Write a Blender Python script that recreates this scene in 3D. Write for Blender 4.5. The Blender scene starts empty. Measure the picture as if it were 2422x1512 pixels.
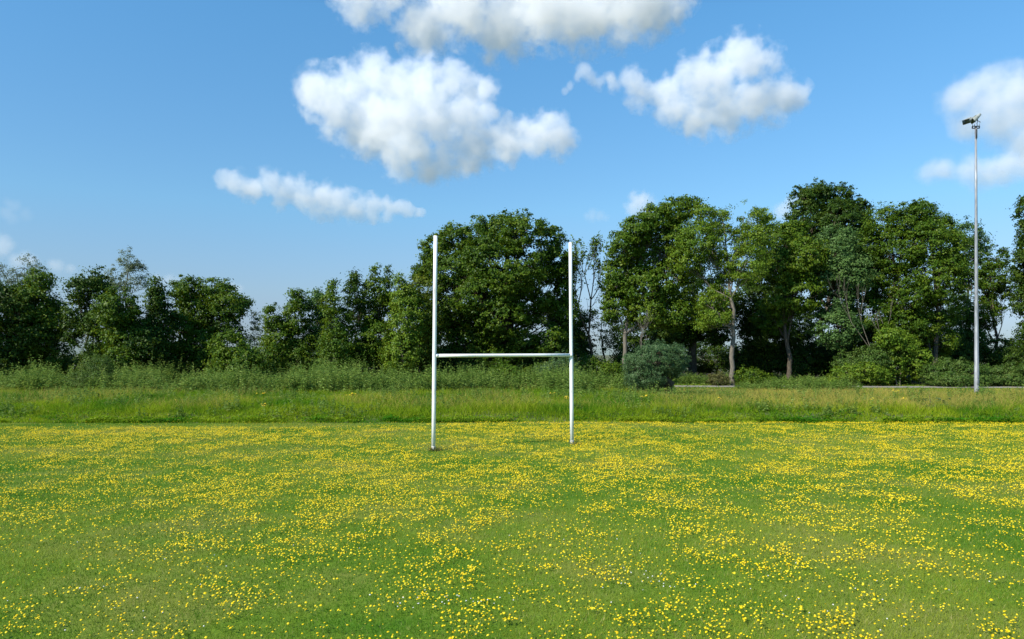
import bpy, math
import numpy as np
from mathutils import Vector

# ------------------------------------------------------------------ basics
SC = bpy.context.scene
COL = SC.collection
rng = np.random.default_rng(11)
EYE, HOR, F, CX = 3.0, 840.0, 1750.0, 1211.0     # eye height (m), horizon row, focal length and centre column (survey units)


def at(px, py, Y):
    """survey bearing (column, row) at distance Y -> point in metres"""
    return np.array([(px - CX) / F * Y, Y, EYE + (HOR - py) / F * Y])


def unit(v):
    return v / np.maximum(np.linalg.norm(v, axis=-1, keepdims=True), 1e-9)


# value noise for layout
_P = np.random.default_rng(5).random((256, 256))


def vnoise(x, y):
    x = np.asarray(x, float); y = np.asarray(y, float)
    xi = np.floor(x).astype(int); yi = np.floor(y).astype(int)
    fx = x - xi; fy = y - yi
    fx = fx * fx * (3 - 2 * fx); fy = fy * fy * (3 - 2 * fy)
    a = _P[xi % 256, yi % 256]; b = _P[(xi + 1) % 256, yi % 256]
    c = _P[xi % 256, (yi + 1) % 256]; d = _P[(xi + 1) % 256, (yi + 1) % 256]
    return (a * (1 - fx) + b * fx) * (1 - fy) + (c * (1 - fx) + d * fx) * fy


def fbm(x, y, s, octs=3):
    t = 0; w = 0; a = 1.0
    for k in range(octs):
        t = t + a * vnoise(np.asarray(x) / s + 17.3 * k, np.asarray(y) / s - 9.1 * k); w += a; a *= .5; s *= .5
    return t / w


def sstep(a, b, x):
    t = np.clip((np.asarray(x, float) - a) / (b - a), 0, 1)
    return t * t * (3 - 2 * t)


def edge_y(x):
    """far edge of the mown field"""
    return 32.6 + 0.10 * np.sin(np.asarray(x) * .21 + .6) + .35 * (fbm(x, np.asarray(x) * 0 + 3, 3.0) - .5) - .0012 * (np.asarray(x) + 2) ** 2 * .25


def ground_z(x, y):
    x = np.asarray(x, float); y = np.asarray(y, float)
    e = edge_y(x)
    rise = .30 * sstep(.0, 2.6, y - e) + .16 * sstep(2, 9, y - e) * (1 - sstep(4, 14, x)) - .06 * sstep(8, 20, y - e) * sstep(4, 14, x)
    bump = (.10 * (fbm(x + 40, y, 4.0) - .5) + .22 * (fbm(x + 4, y * 1.3, 1.5, 2) - .5)) * sstep(.6, 3, y - e) * (1 - sstep(54, 58, y))
    return rise + bump


# ------------------------------------------------------------------ mesh helpers
def mesh_np(name, V, faces, mats=(), attrs=None, smooth=False):
    """faces: list of (M,k) index arrays; attrs: name -> per-vertex float array"""
    me = bpy.data.meshes.new(name)
    V = np.asarray(V, np.float32)
    me.vertices.add(len(V)); me.vertices.foreach_set('co', V.ravel())
    loops = np.concatenate([np.asarray(f, np.int32).ravel() for f in faces])
    tot = np.concatenate([np.full(len(f), np.asarray(f).shape[1], np.int32) for f in faces])
    start = np.concatenate([[0], np.cumsum(tot)[:-1]]).astype(np.int32)
    me.loops.add(len(loops)); me.loops.foreach_set('vertex_index', loops)
    me.polygons.add(len(tot)); me.polygons.foreach_set('loop_start', start); me.polygons.foreach_set('loop_total', tot)
    if smooth:
        me.polygons.foreach_set('use_smooth', np.ones(len(tot), bool))
    me.update(calc_edges=True)
    for k, a in (attrs or {}).items():
        at_ = me.attributes.new(k, 'FLOAT', 'POINT'); at_.data.foreach_set('value', np.asarray(a, np.float32))
    for m in mats:
        me.materials.append(m)
    return me


def obj(name, me, parent=None, loc=None):
    o = bpy.data.objects.new(name, me); COL.objects.link(o)
    if parent is not None:
        o.parent = parent
    if loc is not None:
        o.location = loc
    return o


def tag(o, label=None, cat=None, group=None, kind=None):
    if label: o['label'] = label
    if cat: o['category'] = cat
    if group: o['group'] = group
    if kind: o['kind'] = kind
    return o


def thing(name, label, cat, loc, group=None):
    return tag(obj(name, None, loc=loc), label, cat, group)


class MB:
    """collects verts and faces of one mesh"""
    def __init__(s): s.V = []; s.Q = []; s.T = []; s.n = 0; s.N = []
    def add(s, V, quads=None, tris=None, ngons=None):
        V = np.asarray(V, float)
        if quads is not None and len(quads): s.Q.append(np.asarray(quads) + s.n)
        if tris is not None and len(tris): s.T.append(np.asarray(tris) + s.n)
        if ngons is not None:
            for g in ngons: s.N.append(np.asarray([g]) + s.n)
        s.V.append(V); s.n += len(V)
    def tube(s, pts, rad, k=8, caps=True):
        pts = np.asarray(pts, float); n = len(pts); rad = np.broadcast_to(np.asarray(rad, float), (n,))
        d = np.gradient(pts, axis=0); d = unit(d)
        ref = np.array([0, 0, 1.0]) if abs(d[0][2]) < .9 else np.array([1.0, 0, 0])
        u = unit(np.cross(d, ref)); w = np.cross(d, u)
        a = np.arange(k) * 2 * math.pi / k
        V = pts[:, None] + rad[:, None, None] * (np.cos(a)[None, :, None] * u[:, None] + np.sin(a)[None, :, None] * w[:, None])
        i = np.arange(n - 1)[:, None] * k; j = np.arange(k)[None]; j2 = (j + 1) % k
        q = np.stack([i + j, i + j2, i + k + j2, i + k + j], -1).reshape(-1, 4)
        s.add(V.reshape(-1, 3), q, None, [list(range(k))[::-1], list(range((n - 1) * k, n * k))] if caps else None)
    def box(s, c, size, R=None, bev=.0):
        hx, hy, hz = np.asarray(size, float) / 2
        b = min(bev, hx * .9, hy * .9, hz * .9)
        rings = [(-hz, b), (-hz + b, 0), (hz - b, 0), (hz, b)] if b > 0 else [(-hz, 0), (hz, 0)]
        V = []
        for z, ins in rings:
            x, y = hx - ins, hy - ins; c2 = b
            if b > 0:
                V += [(-x + c2 * (ins == 0), -y, z), (x - c2 * (ins == 0), -y, z), (x, -y + c2 * (ins == 0), z), (x, y - c2 * (ins == 0), z),
                      (x - c2 * (ins == 0), y, z), (-x + c2 * (ins == 0), y, z), (-x, y - c2 * (ins == 0), z), (-x, -y + c2 * (ins == 0), z)]
            else:
                V += [(-x, -y, z), (x, -y, z), (x, y, z), (-x, y, z)]
        k = 8 if b > 0 else 4; n = len(rings); V = np.array(V, float)
        if b > 0:  # tiny nudges keep the end rings from collapsing
            V[:8] *= (.999, .999, 1)
        if R is not None: V = V @ np.asarray(R).T
        i = np.arange(n - 1)[:, None] * k; j = np.arange(k)[None]; j2 = (j + 1) % k
        q = np.stack([i + j, i + j2, i + k + j2, i + k + j], -1).reshape(-1, 4)
        s.add(V + np.asarray(c, float), q, None, [list(range(k))[::-1], list(range((n - 1) * k, n * k))])
    def mesh(s, name, mats, attrs=None, smooth=False):
        fs = ([np.concatenate(s.Q)] if s.Q else []) + ([np.concatenate(s.T)] if s.T else []) + s.N
        return mesh_np(name, np.concatenate(s.V), fs, mats, attrs, smooth)


# ------------------------------------------------------------------ materials
def mat(name):
    m = bpy.data.materials.new(name); m.use_nodes = True
    nt = m.node_tree; nt.nodes.clear()
    return m, nt, nt.nodes.new('ShaderNodeOutputMaterial')


def nd(nt, typ, **kw):
    n = nt.nodes.new(typ)
    for k, v in kw.items():
        if k.startswith('i_'):
            key = k[2:]; key = int(key) if key.isdigit() else key.replace('_', ' ')
            n.inputs[key].default_value = v
        else:
            setattr(n, k, v)
    return n


def ramp(nt, fac, stops):
    r = nt.nodes.new('ShaderNodeValToRGB')
    e = r.color_ramp.elements
    while len(e) < len(stops): e.new(.5)
    for el, (p, c) in zip(e, stops):
        el.position = p; el.color = (*c, 1)
    nt.links.new(fac, r.inputs[0])
    return r.outputs[0]


def leaf_material(name, stops, trans=.28, spec=.35, rough=.5):
    m, nt, out = mat(name); L = nt.links.new
    a = nd(nt, 'ShaderNodeAttribute', attribute_name='tint')
    col = ramp(nt, a.outputs['Fac'], stops)
    p = nd(nt, 'ShaderNodeBsdfPrincipled'); p.inputs['Roughness'].default_value = rough
    p.inputs['Specular IOR Level'].default_value = spec
    L(col, p.inputs['Base Color'])
    hs = nd(nt, 'ShaderNodeHueSaturation'); hs.inputs['Hue'].default_value = .48; hs.inputs['Value'].default_value = 1.35
    L(col, hs.inputs['Color'])
    t = nd(nt, 'ShaderNodeBsdfTranslucent'); L(hs.outputs[0], t.inputs[0])
    mx = nd(nt, 'ShaderNodeMixShader'); mx.inputs[0].default_value = trans
    L(p.outputs[0], mx.inputs[1]); L(t.outputs[0], mx.inputs[2]); L(mx.outputs[0], out.inputs[0])
    return m


def noisy_material(name, c1, c2, scale, rough=.6, bump=0., metal=0., detail=5, stretch=(1, 1, 1), spec=.4, lo=.35, hi=.65):
    m, nt, out = mat(name); L = nt.links.new
    tc = nd(nt, 'ShaderNodeTexCoord'); mp = nd(nt, 'ShaderNodeMapping'); mp.inputs['Scale'].default_value = stretch
    L(tc.outputs['Object'], mp.inputs[0])
    n = nd(nt, 'ShaderNodeTexNoise'); n.inputs['Scale'].default_value = scale; n.inputs['Detail'].default_value = detail
    L(mp.outputs[0], n.inputs['Vector'])
    col = ramp(nt, n.outputs['Fac'], [(lo, c1), (hi, c2)])
    p = nd(nt, 'ShaderNodeBsdfPrincipled'); p.inputs['Roughness'].default_value = rough; p.inputs['Metallic'].default_value = metal
    p.inputs['Specular IOR Level'].default_value = spec
    L(col, p.inputs['Base Color'])
    if bump:
        b = nd(nt, 'ShaderNodeBump'); b.inputs['Strength'].default_value = bump; b.inputs['Distance'].default_value = .02
        L(n.outputs['Fac'], b.inputs['Height']); L(b.outputs[0], p.inputs['Normal'])
    L(p.outputs[0], out.inputs[0])
    return m


# ------------------------------------------------------------------ camera, sun, sky
cam = bpy.data.cameras.new('camera'); cam.lens = 36 * F / 2422; cam.sensor_width = 36
cam.shift_y = (HOR - 756) / 2422; cam.clip_end = 60000; cam.clip_start = .1
co = obj('camera', cam, loc=(0, 0, EYE)); co.rotation_euler = (math.radians(90), 0, 0); SC.camera = co

SUN_EL, SUN_AZ = math.radians(40), math.radians(52)      # azimuth measured to the left from straight behind the camera
S = np.array([-math.cos(SUN_EL) * math.sin(SUN_AZ), -math.cos(SUN_EL) * math.cos(SUN_AZ), math.sin(SUN_EL)])
sl = bpy.data.lights.new('sun', 'SUN'); sl.energy = 5.0; sl.angle = math.radians(.5); sl.color = (1, .95, .86)
so = obj('sun', sl); so.rotation_euler = Vector(S).to_track_quat('Z', 'Y').to_euler()

w = bpy.data.worlds.new('World'); SC.world = w; w.use_nodes = True
nt = w.node_tree; bg = nt.nodes['Background']
sky = nt.nodes.new('ShaderNodeTexSky'); sky.sky_type = 'NISHITA'; sky.sun_disc = False
sky.sun_elevation = SUN_EL; sky.sun_rotation = math.atan2(S[0], S[1])
sky.altitude = 0; sky.air_density = 1.0; sky.dust_density = 0; sky.ozone_density = 2.5
hs = nt.nodes.new('ShaderNodeHueSaturation'); hs.inputs['Saturation'].default_value = 1.35
nt.links.new(sky.outputs[0], hs.inputs['Color'])
tcw = nt.nodes.new('ShaderNodeTexCoord'); sep = nt.nodes.new('ShaderNodeSeparateXYZ'); nt.links.new(tcw.outputs['Generated'], sep.inputs[0])
rw = ramp(nt, sep.outputs[2], [(0, (.085, .135, .26)), (.05, (.19, .20, .285)), (.08, (.27, .262, .305)), (.14, (.415, .37, .365)), (.19, (.53, .465, .42)), (.41, (1.0, .68, .555)), (.6, (1.0, .69, .56))])
mw = nt.nodes.new('ShaderNodeVectorMath'); mw.operation = 'MULTIPLY'; nt.links.new(hs.outputs[0], mw.inputs[0]); nt.links.new(rw, mw.inputs[1])
m2 = nt.nodes.new('ShaderNodeVectorMath'); m2.operation = 'SCALE'; m2.inputs['Scale'].default_value = 1.98; nt.links.new(mw.outputs[0], m2.inputs[0])
nt.links.new(m2.outputs[0], bg.inputs[0])
bg.inputs[1].default_value = .14

SC.view_settings.view_transform = 'Standard'; SC.view_settings.look = 'None'
SC.view_settings.gamma = 1; SC.view_settings.exposure = .4
cy = SC.cycles
cy.max_bounces = 26; cy.diffuse_bounces = 3; cy.glossy_bounces = 2; cy.transmission_bounces = 4; cy.volume_bounces = 24; cy.transparent_max_bounces = 8
cy.use_denoising = True; cy.sample_clamp_indirect = 8; cy.caustics_reflective = False; cy.caustics_refractive = False

# ------------------------------------------------------------------ clouds: real bodies of scattering vapour 1.7 to 4 km away
def cloud_material(name, blobs, sigma, namp, nscale, soft):
    """vapour whose density fades out from the heart of each billow, frayed by turbulence"""
    m, nt, out = mat(name); L = nt.links.new
    tc = nd(nt, 'ShaderNodeTexCoord')
    n = nd(nt, 'ShaderNodeTexNoise'); n.inputs['Scale'].default_value = nscale; n.inputs['Detail'].default_value = 6; n.inputs['Roughness'].default_value = .62
    L(tc.outputs['Object'], n.inputs['Vector'])
    field = None
    for c, r in blobs:
        sub = nd(nt, 'ShaderNodeVectorMath', operation='DISTANCE'); L(tc.outputs['Object'], sub.inputs[0]); sub.inputs[1].default_value = c
        q = nd(nt, 'ShaderNodeMath', operation='MULTIPLY_ADD'); L(sub.outputs['Value'], q.inputs[0]); q.inputs[1].default_value = -1 / r; q.inputs[2].default_value = 1
        if field is None:
            field = q.outputs[0]
        else:
            x = nd(nt, 'ShaderNodeMath', operation='SMOOTH_MAX'); L(field, x.inputs[0]); L(q.outputs[0], x.inputs[1]); x.inputs[2].default_value = .22
            field = x.outputs[0]
    t = nd(nt, 'ShaderNodeMath', operation='MULTIPLY_ADD'); L(n.outputs['Fac'], t.inputs[0]); t.inputs[1].default_value = namp; L(field, t.inputs[2])
    mr = nd(nt, 'ShaderNodeMapRange', interpolation_type='SMOOTHSTEP'); mr.inputs['From Min'].default_value = namp * .5; mr.inputs['From Max'].default_value = namp * .5 + soft
    mr.inputs['To Min'].default_value = 0; mr.inputs['To Max'].default_value = sigma
    L(t.outputs[0], mr.inputs['Value'])
    v = nd(nt, 'ShaderNodeVolumeScatter'); v.inputs['Color'].default_value = (.975, .977, .982, 1); v.inputs['Anisotropy'].default_value = .0
    L(mr.outputs[0], v.inputs['Density']); L(v.outputs[0], out.inputs['Volume'])
    m.cycles.volume_step_rate = STEP
    return m


STEP = .22


def ico(sub=3):
    import bmesh
    bm = bmesh.new(); bmesh.ops.create_icosphere(bm, subdivisions=sub, radius=1)
    V = np.array([v.co[:] for v in bm.verts]); T = np.array([[v.index for v in f.verts] for f in bm.faces]); bm.free()
    return V, T


ICO = ico(3)

def cloud(label, Y, lobes, sigma=.0125, namp=2.9, ns=1.15, soft=.7, grow=1.55):
    c0 = at(np.mean([l[0] for l in lobes]), np.mean([l[1] for l in lobes]), Y)
    mb = MB(); r_ = np.random.default_rng(int(Y)); blobs = []
    rmax = max(l[2] for l in lobes) / F * Y
    for (px, py, r) in lobes:
        rm = r / F * Y
        c = at(px, py, Y) - c0; c[1] += r_.uniform(-.5, .5) * rmax
        blobs.append((tuple(c), rm * 1.28))
        mb.add(ICO[0] * rm * grow * (1, 1.05, 1) + c, None, ICO[1])
    k = 1000 / Y
    m = cloud_material('cloud_vapour', blobs, sigma * 2988 / Y, namp, .013 * 2988 / Y * ns, soft)
    o = obj('cloud', mb.mesh('cloud', [m], smooth=True))
    a = o.modifiers.new('remesh', 'REMESH'); a.mode = 'VOXEL'; a.voxel_size = .006 * Y * .6
    dg = bpy.context.evaluated_depsgraph_get(); dg.update()
    me = bpy.data.meshes.new_from_object(o.evaluated_get(dg)); o.modifiers.clear()
    o.data = me; me.name = 'cloud'
    if not me.materials: me.materials.append(m)
    o.location = c0
    tag(o, label, 'cloud', 'clouds in the blue sky')
    return o


cloud('largest white cloud, broad and lumpy, high above the goal', 2988, [(725,200,38),(765,220,48),(830,205,48),(880,185,48),(930,190,56),(1000,200,58),(1070,182,46),(1120,205,42),(1155,228,30),(800,265,58),(870,280,72),(950,280,78),(1030,280,72),(1100,285,55),(900,325,48),(960,360,60),(1000,385,42),(1050,385,40),(1100,395,32),(970,408,20),(1120,330,58),(1180,310,42),(1200,350,40),(1240,318,42),(1290,325,42),(1325,328,36),(1308,285,20),(1292,265,16),(1318,300,24),(1345,340,26),(1270,350,34),(1200,382,18),(1150,268,33),(1100,245,24)])
cloud('white cloud cut off by the top edge of the picture', 1701, [(848,12,50),(910,5,38),(1000,50,62),(1090,30,72),(1190,35,78),(1290,30,80),(1390,20,86),(1480,15,85),(1560,-15,68),(1605,-10,40),(1100,-60,90),(1300,-70,100),(1450,-70,90),(940,-30,60),(1000,90,26),(1190,100,18),(1290,98,18)])
cloud('round topped white cloud trailing a wisp, right of the largest cloud', 2380, [(1490,195,28),(1520,215,36),(1580,215,43),(1640,200,53),(1700,170,53),(1750,150,53),(1790,155,46),(1740,130,34),(1600,250,43),(1660,265,53),(1720,255,56),(1790,235,56),(1850,230,48),(1888,220,34),(1640,288,30),(1455,195,18),(1440,194,14),(1420,190,15),(1400,185,17),(1382,178,18),(1365,178,12),(1350,200,10),(1335,208,8)])
cloud('long low white cloud sloping down towards the left goal upright', 3828, [(536,430,21),(550,433,24),(564,437,25),(582,443,25),(610,447,26),(570,434,26),(600,450,25),(640,435,30),(680,450,33),(720,460,36),(760,470,38),(800,480,36),(840,490,32),(880,490,28),(920,492,26),(945,492,20),(960,500,16),(972,503,13),(985,506,11),(998,508,10),(660,475,20),(760,500,16)])
cloud('soft hazy cloud behind the floodlight heads', 2500, [(2350,240,50),(2390,230,50),(2310,210,42),(2360,190,46),(2420,200,56),(2260,240,40),(2400,270,66),(2300,290,42),(2440,330,56)], sigma=.012, namp=1.6, soft=.9)
cloud('soft pale cloud crossed by the floodlight mast', 3300, [(2200,405,24),(2240,400,30),(2290,400,34),(2330,415,38),(2380,400,40),(2430,390,42)], sigma=.013, namp=1.6, soft=.9)
cloud('small bright cloud peeping over the tree tops', 4300, [(1510,482,28),(1530,505,25),(1495,470,16)])
cloud('tiny cloud puff in the gap right of the goal', 4300, [(1400,507,17),(1418,513,14),(1388,510,11),(1435,515,10)], sigma=.006, namp=1.6, soft=.9)

cloud('faint cloud scrap low above the willow at the left edge', 5200, [(10,572,20),(25,580,16),(-5,585,22),(60,610,18),(40,615,20),(80,618,14)], sigma=.012, namp=1.6, soft=.9)
cloud('faint cloud scrap behind the dark tree with a leaning tip', 5600, [(120,622,14),(140,628,17),(160,634,14),(175,638,10)], sigma=.008, namp=1.6, soft=.9)
cloud('faint cloud scrap above the domed tree of the left clump', 5800, [(530,682,12),(550,681,14),(568,684,11)], sigma=.012, namp=1.6, soft=.9)
cloud('faint cloud scrap between the silvery poplar and the pointed tree', 6000, [(370,656,14),(395,662,18),(420,668,14)], sigma=.008, namp=1.6, soft=.9)
cloud('very faint cloud wisp at the left edge in clear sky', 4600, [(20,480,14),(40,490,18),(55,505,18),(10,500,18),(30,515,16)], sigma=.003, namp=1.6, soft=.9)
cloud('small bright cloud edge behind the tallest crown', 4300, [(1870,480,20),(1850,500,24),(1885,470,14)], sigma=.012, namp=1.6, soft=.9)

# ------------------------------------------------------------------ ground, field, path
def axis(lo, hi, fine_lo, fine_hi, fine, coarse_n):
    a = np.linspace(fine_lo, fine_hi, int((fine_hi - fine_lo) / fine) + 1)
    g = np.geomspace(1, hi - fine_hi + 1, coarse_n)[1:] - 1 + fine_hi
    g2 = fine_lo - (np.geomspace(1, fine_lo - lo + 1, coarse_n)[1:] - 1)
    return np.concatenate([g2[::-1], a, g])


def sheet(name, xs, ys, zf, m):
    X, Y = np.meshgrid(xs, ys); V = np.stack([X, Y, zf(X, Y)], -1).reshape(-1, 3)
    nx, ny = len(xs), len(ys); i = np.arange(ny - 1)[:, None] * nx; j = np.arange(nx - 1)[None]
    q = np.stack([i + j, i + j + 1, i + j + 1 + nx, i + j + nx], -1).reshape(-1, 4)
    return tag(obj(name, mesh_np(name, V, [q], [m], smooth=True)), kind='structure')


def turf_material(name, cols, big, fine, bump=.5):
    """grass seen as ground: broad drifts of colour, small tufts, worn straw flecks"""
    m, nt, out = mat(name); L = nt.links.new
    tc = nd(nt, 'ShaderNodeTexCoord')
    n1 = nd(nt, 'ShaderNodeTexNoise'); n1.inputs['Scale'].default_value = big; n1.inputs['Detail'].default_value = 4; n1.inputs['Roughness'].default_value = .6
    n2 = nd(nt, 'ShaderNodeTexNoise'); n2.inputs['Scale'].default_value = fine; n2.inputs['Detail'].default_value = 5; n2.inputs['Roughness'].default_value = .7
    L(tc.outputs['Object'], n1.inputs['Vector']); L(tc.outputs['Object'], n2.inputs['Vector'])
    c1 = ramp(nt, n1.outputs['Fac'], [(.36, cols[0]), (.5, cols[1]), (.64, cols[2])])
    c2 = ramp(nt, n2.outputs['Fac'], [(.3, (.35, .35, .35)), (.5, (.5, .5, .5)), (.72, (.75, .75, .7))])
    mx = nd(nt, 'ShaderNodeMix', data_type='RGBA', blend_type='OVERLAY'); mx.inputs[0].default_value = .9
    L(c1, mx.inputs[6]); L(c2, mx.inputs[7])
    p = nd(nt, 'ShaderNodeBsdfPrincipled'); p.inputs['Roughness'].default_value = .85; p.inputs['Specular IOR Level'].default_value = .15
    L(mx.outputs[2], p.inputs['Base Color'])
    b = nd(nt, 'ShaderNodeBump'); b.inputs['Strength'].default_value = bump; b.inputs['Distance'].default_value = .03
    L(n2.outputs['Fac'], b.inputs['Height']); L(b.outputs[0], p.inputs['Normal'])
    L(p.outputs[0], out.inputs[0])
    return m


M_GROUND = turf_material('rough_turf', [(.105, .120, .055), (.13, .135, .07), (.16, .15, .085)], .35, 9)
M_LAWN = turf_material('mown_turf', [(.064, .158, .006), (.128, .202, .014), (.200, .215, .038)], .28, 34)
sheet('ground', axis(-6000, 6000, -60, 60, .8, 40), axis(-3000, 12000, 28, 100, .5, 40), lambda x, y: ground_z(x, y) - .004 * (y < 32) - .0, M_GROUND)

# mown field: a sheet 4 mm above the ground, its far edge following the verge
xs = np.linspace(-70, 70, 281); ts = np.linspace(0, 1, 60)
X, T = np.meshgrid(xs, ts); Yy = -25 + (edge_y(X) + .05 + 25) * T
V = np.stack([X, Yy, ground_z(X, Yy) + .004], -1).reshape(-1, 3)
i = np.arange(59)[:, None] * 281; j = np.arange(280)[None]
tag(obj('playing_field', mesh_np('playing_field', V, [np.stack([i + j, i + j + 1, i + j + 282, i + j + 281], -1).reshape(-1, 4)], [M_LAWN], smooth=True)), kind='structure')

# cycle path behind the verge
M_PATH = noisy_material('worn_asphalt', (.20, .185, .16), (.31, .28, .245), 3.0, .9, .3, spec=.2)


def path_y(x):
    return 64.6 - .055 * np.clip(np.asarray(x) - 10, -20, 60) - .0006 * np.clip(np.asarray(x) - 10, 0, 60) ** 2


px_ = np.linspace(-60, 90, 151); V = []
for x in px_:
    yc = float(path_y(x))
    for o_ in (-1.7, -.8, .8, 1.7):
        V.append((x, yc + o_, float(ground_z(x, yc)) + .05 + (.03 if abs(o_) < 1 else 0)))
i = np.arange(150)[:, None] * 4; j = np.arange(3)[None]
tag(obj('cycle_path', mesh_np('cycle_path', V, [np.stack([i + j, i + 4 + j, i + 5 + j, i + 1 + j], -1).reshape(-1, 4)], [M_PATH], smooth=True)), kind='structure')


# ------------------------------------------------------------------ grass
def blades(P, h, wd, tint, r_, lean=.35, two=False):
    n = len(P); a = r_.uniform(0, 2 * math.pi, n); b = r_.uniform(0, 2 * math.pi, n)
    side = np.stack([np.cos(a), np.sin(a), np.zeros(n)], -1) * (wd / 2)[:, None]
    ln = np.stack([np.cos(b), np.sin(b), np.zeros(n)], -1) * (h * lean * r_.random(n))[:, None]
    up = np.zeros((n, 3)); up[:, 2] = h
    P = np.asarray(P, float)
    if not two:
        V = np.stack([P - side, P + side, P + up * .95 + ln], 1)
        return V.reshape(-1, 3), [np.arange(n * 3).reshape(-1, 3)], np.repeat(tint, 3), np.tile([0, 0, 1.0], n)
    mid = P + up * .55 + ln * .35
    V = np.stack([P - side, P + side, mid + side * .8, mid - side * .8, P + up * .95 + ln], 1)
    k = np.arange(n)[:, None] * 5
    return V.reshape(-1, 3), [k + np.array([[0, 1, 2, 3]]), k + np.array([[3, 2, 4]])], np.repeat(tint, 5), np.tile([0, 0, .55, .55, 1.0], n)


def grass_material(name, lo, hi, tip, trans=.3):
    """lo..hi by blade tint; blades run to a ripe tip colour where 'ripe' is high"""
    m, nt, out = mat(name); L = nt.links.new
    a = nd(nt, 'ShaderNodeAttribute', attribute_name='tint'); r = nd(nt, 'ShaderNodeAttribute', attribute_name='ripe')
    c = ramp(nt, a.outputs['Fac'], [(0, lo), (1, hi)])
    mx = nd(nt, 'ShaderNodeMix', data_type='RGBA'); L(r.outputs['Fac'], mx.inputs[0]); L(c, mx.inputs[6]); mx.inputs[7].default_value = (*tip, 1)
    p = nd(nt, 'ShaderNodeBsdfPrincipled'); p.inputs['Roughness'].default_value = .7; p.inputs['Specular IOR Level'].default_value = .12
    t = nd(nt, 'ShaderNodeBsdfTranslucent'); s_ = nd(nt, 'ShaderNodeMixShader'); s_.inputs[0].default_value = trans
    L(mx.outputs[2], p.inputs['Base Color']); L(mx.outputs[2], t.inputs[0]); L(p.outputs[0], s_.inputs[1]); L(t.outputs[0], s_.inputs[2]); L(s_.outputs[0], out.inputs[0])
    return m


# short lawn blades over the mown field, thinning with distance
r_ = np.random.default_rng(3)
N = 860000
u = r_.random(N); Yb = (7.2 ** .5 + u * (32.4 ** .5 - 7.2 ** .5)) ** 2
Xb = r_.uniform(-1, 1, N) * (.70 * Yb + 5)
drift = fbm(Xb + 50, Yb, 3.2, 4)
hb = (.022 + .035 * r_.random(N)) * (.7 + .7 * drift) * (1 + .015 * Yb)
wb = (.0035 + .003 * r_.random(N)) * (1 + .04 * (Yb - 7))
keep = Yb < edge_y(Xb) - .05
tint = np.clip((drift - .5) * 2.7 + .52 + (fbm(Xb + 9, Yb * .8, .55, 3) - .5) * 1.3 + r_.normal(0, .24, N), 0, 1)
straw = (r_.random(N) < .05 + .12 * sstep(.5, .75, drift)) * r_.uniform(.5, 1, N)
P = np.stack([Xb, Yb, np.zeros(N) + .003], -1)[keep]
V, Fs, ti, al = blades(P, hb[keep], wb[keep], tint[keep], r_, 1.1)
rp = np.repeat(straw[keep], 3)
M_BLADE = grass_material('lawn_grass', (.064, .175, .006), (.245, .295, .028), (.42, .38, .14))
tag(obj('lawn_grass', mesh_np('lawn_grass', V, Fs, [M_BLADE], {'tint': ti, 'ripe': rp})), 'short mown grass blades of the playing field', 'grass', kind='stuff')

# tall verge grass
N = 380000
u = r_.random(N); Yv = 32.4 + 27 * u ** 1.35
Xv = r_.uniform(-1, 1, N) * (.70 * Yv + 8)
d = Yv - edge_y(Xv)
right = sstep(2, 16, Xv)
patch = fbm(Xv + 80, Yv * 1.2, 3.6, 3)
front = 1 - sstep(.9, 2.6, d + (patch - .5) * 2.5)
h = front * (.10 + .16 * fbm(Xv, Yv + 60, .9, 2)) + (1 - front) * (.26 + .40 * patch) * (.75 + .5 * fbm(Xv + 12, Yv * 1.4, 1.3, 2))
tuft = vnoise(Xv / .42 + 9, Yv / .30 + 4)
h *= (.55 + .45 * r_.random(N)) * (.55 + .95 * tuft)
h *= 1 - .45 * right * sstep(12, 22, d)
h *= 1 - .62 * np.exp(-((Xv - 10.8) ** 2 / 5 + (Yv - 47.5) ** 2 / 9))
keep = (d > 0) & ((Xv < 13) | (d < 24 + r_.random(N)))
wv = (.010 + .012 * r_.random(N)) * (1 + .25 * front)
tint = np.clip(.45 + (fbm(Xv, Yv + 30, 2.4, 3) - .5) * 1.9 + (tuft - .5) * .5 + .3 * r_.normal(0, .5, N) + .25 * front, 0, 1)
ripe_amt = np.clip((1 - front) * (.26 + .46 * right + (patch - .5) * 1.7), 0, 1) * sstep(1.2, 4.5, d)
stalk = (r_.random(N) < ripe_amt * .75)
h = np.where(stalk, h * 1.18, h); wv = np.where(stalk, wv * .75, wv)
P = np.stack([Xv, Yv, ground_z(Xv, Yv) - .01], -1)[keep]
V, Fs, ti, al = blades(P, h[keep], wv[keep], tint[keep], r_, 1.25, True)
rp = np.clip(np.repeat(stalk[keep] * 1.0, 5) * (.25 + .75 * al), 0, 1)
M_TALL = grass_material('verge_grass', (.048, .190, .004), (.300, .390, .014), (.56, .42, .11), .44)
tag(obj('verge_grass', mesh_np('verge_grass', V, Fs, [M_TALL], {'tint': ti, 'ripe': rp})), 'long unmown grass on the verge beyond the field', 'grass', kind='stuff')

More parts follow.
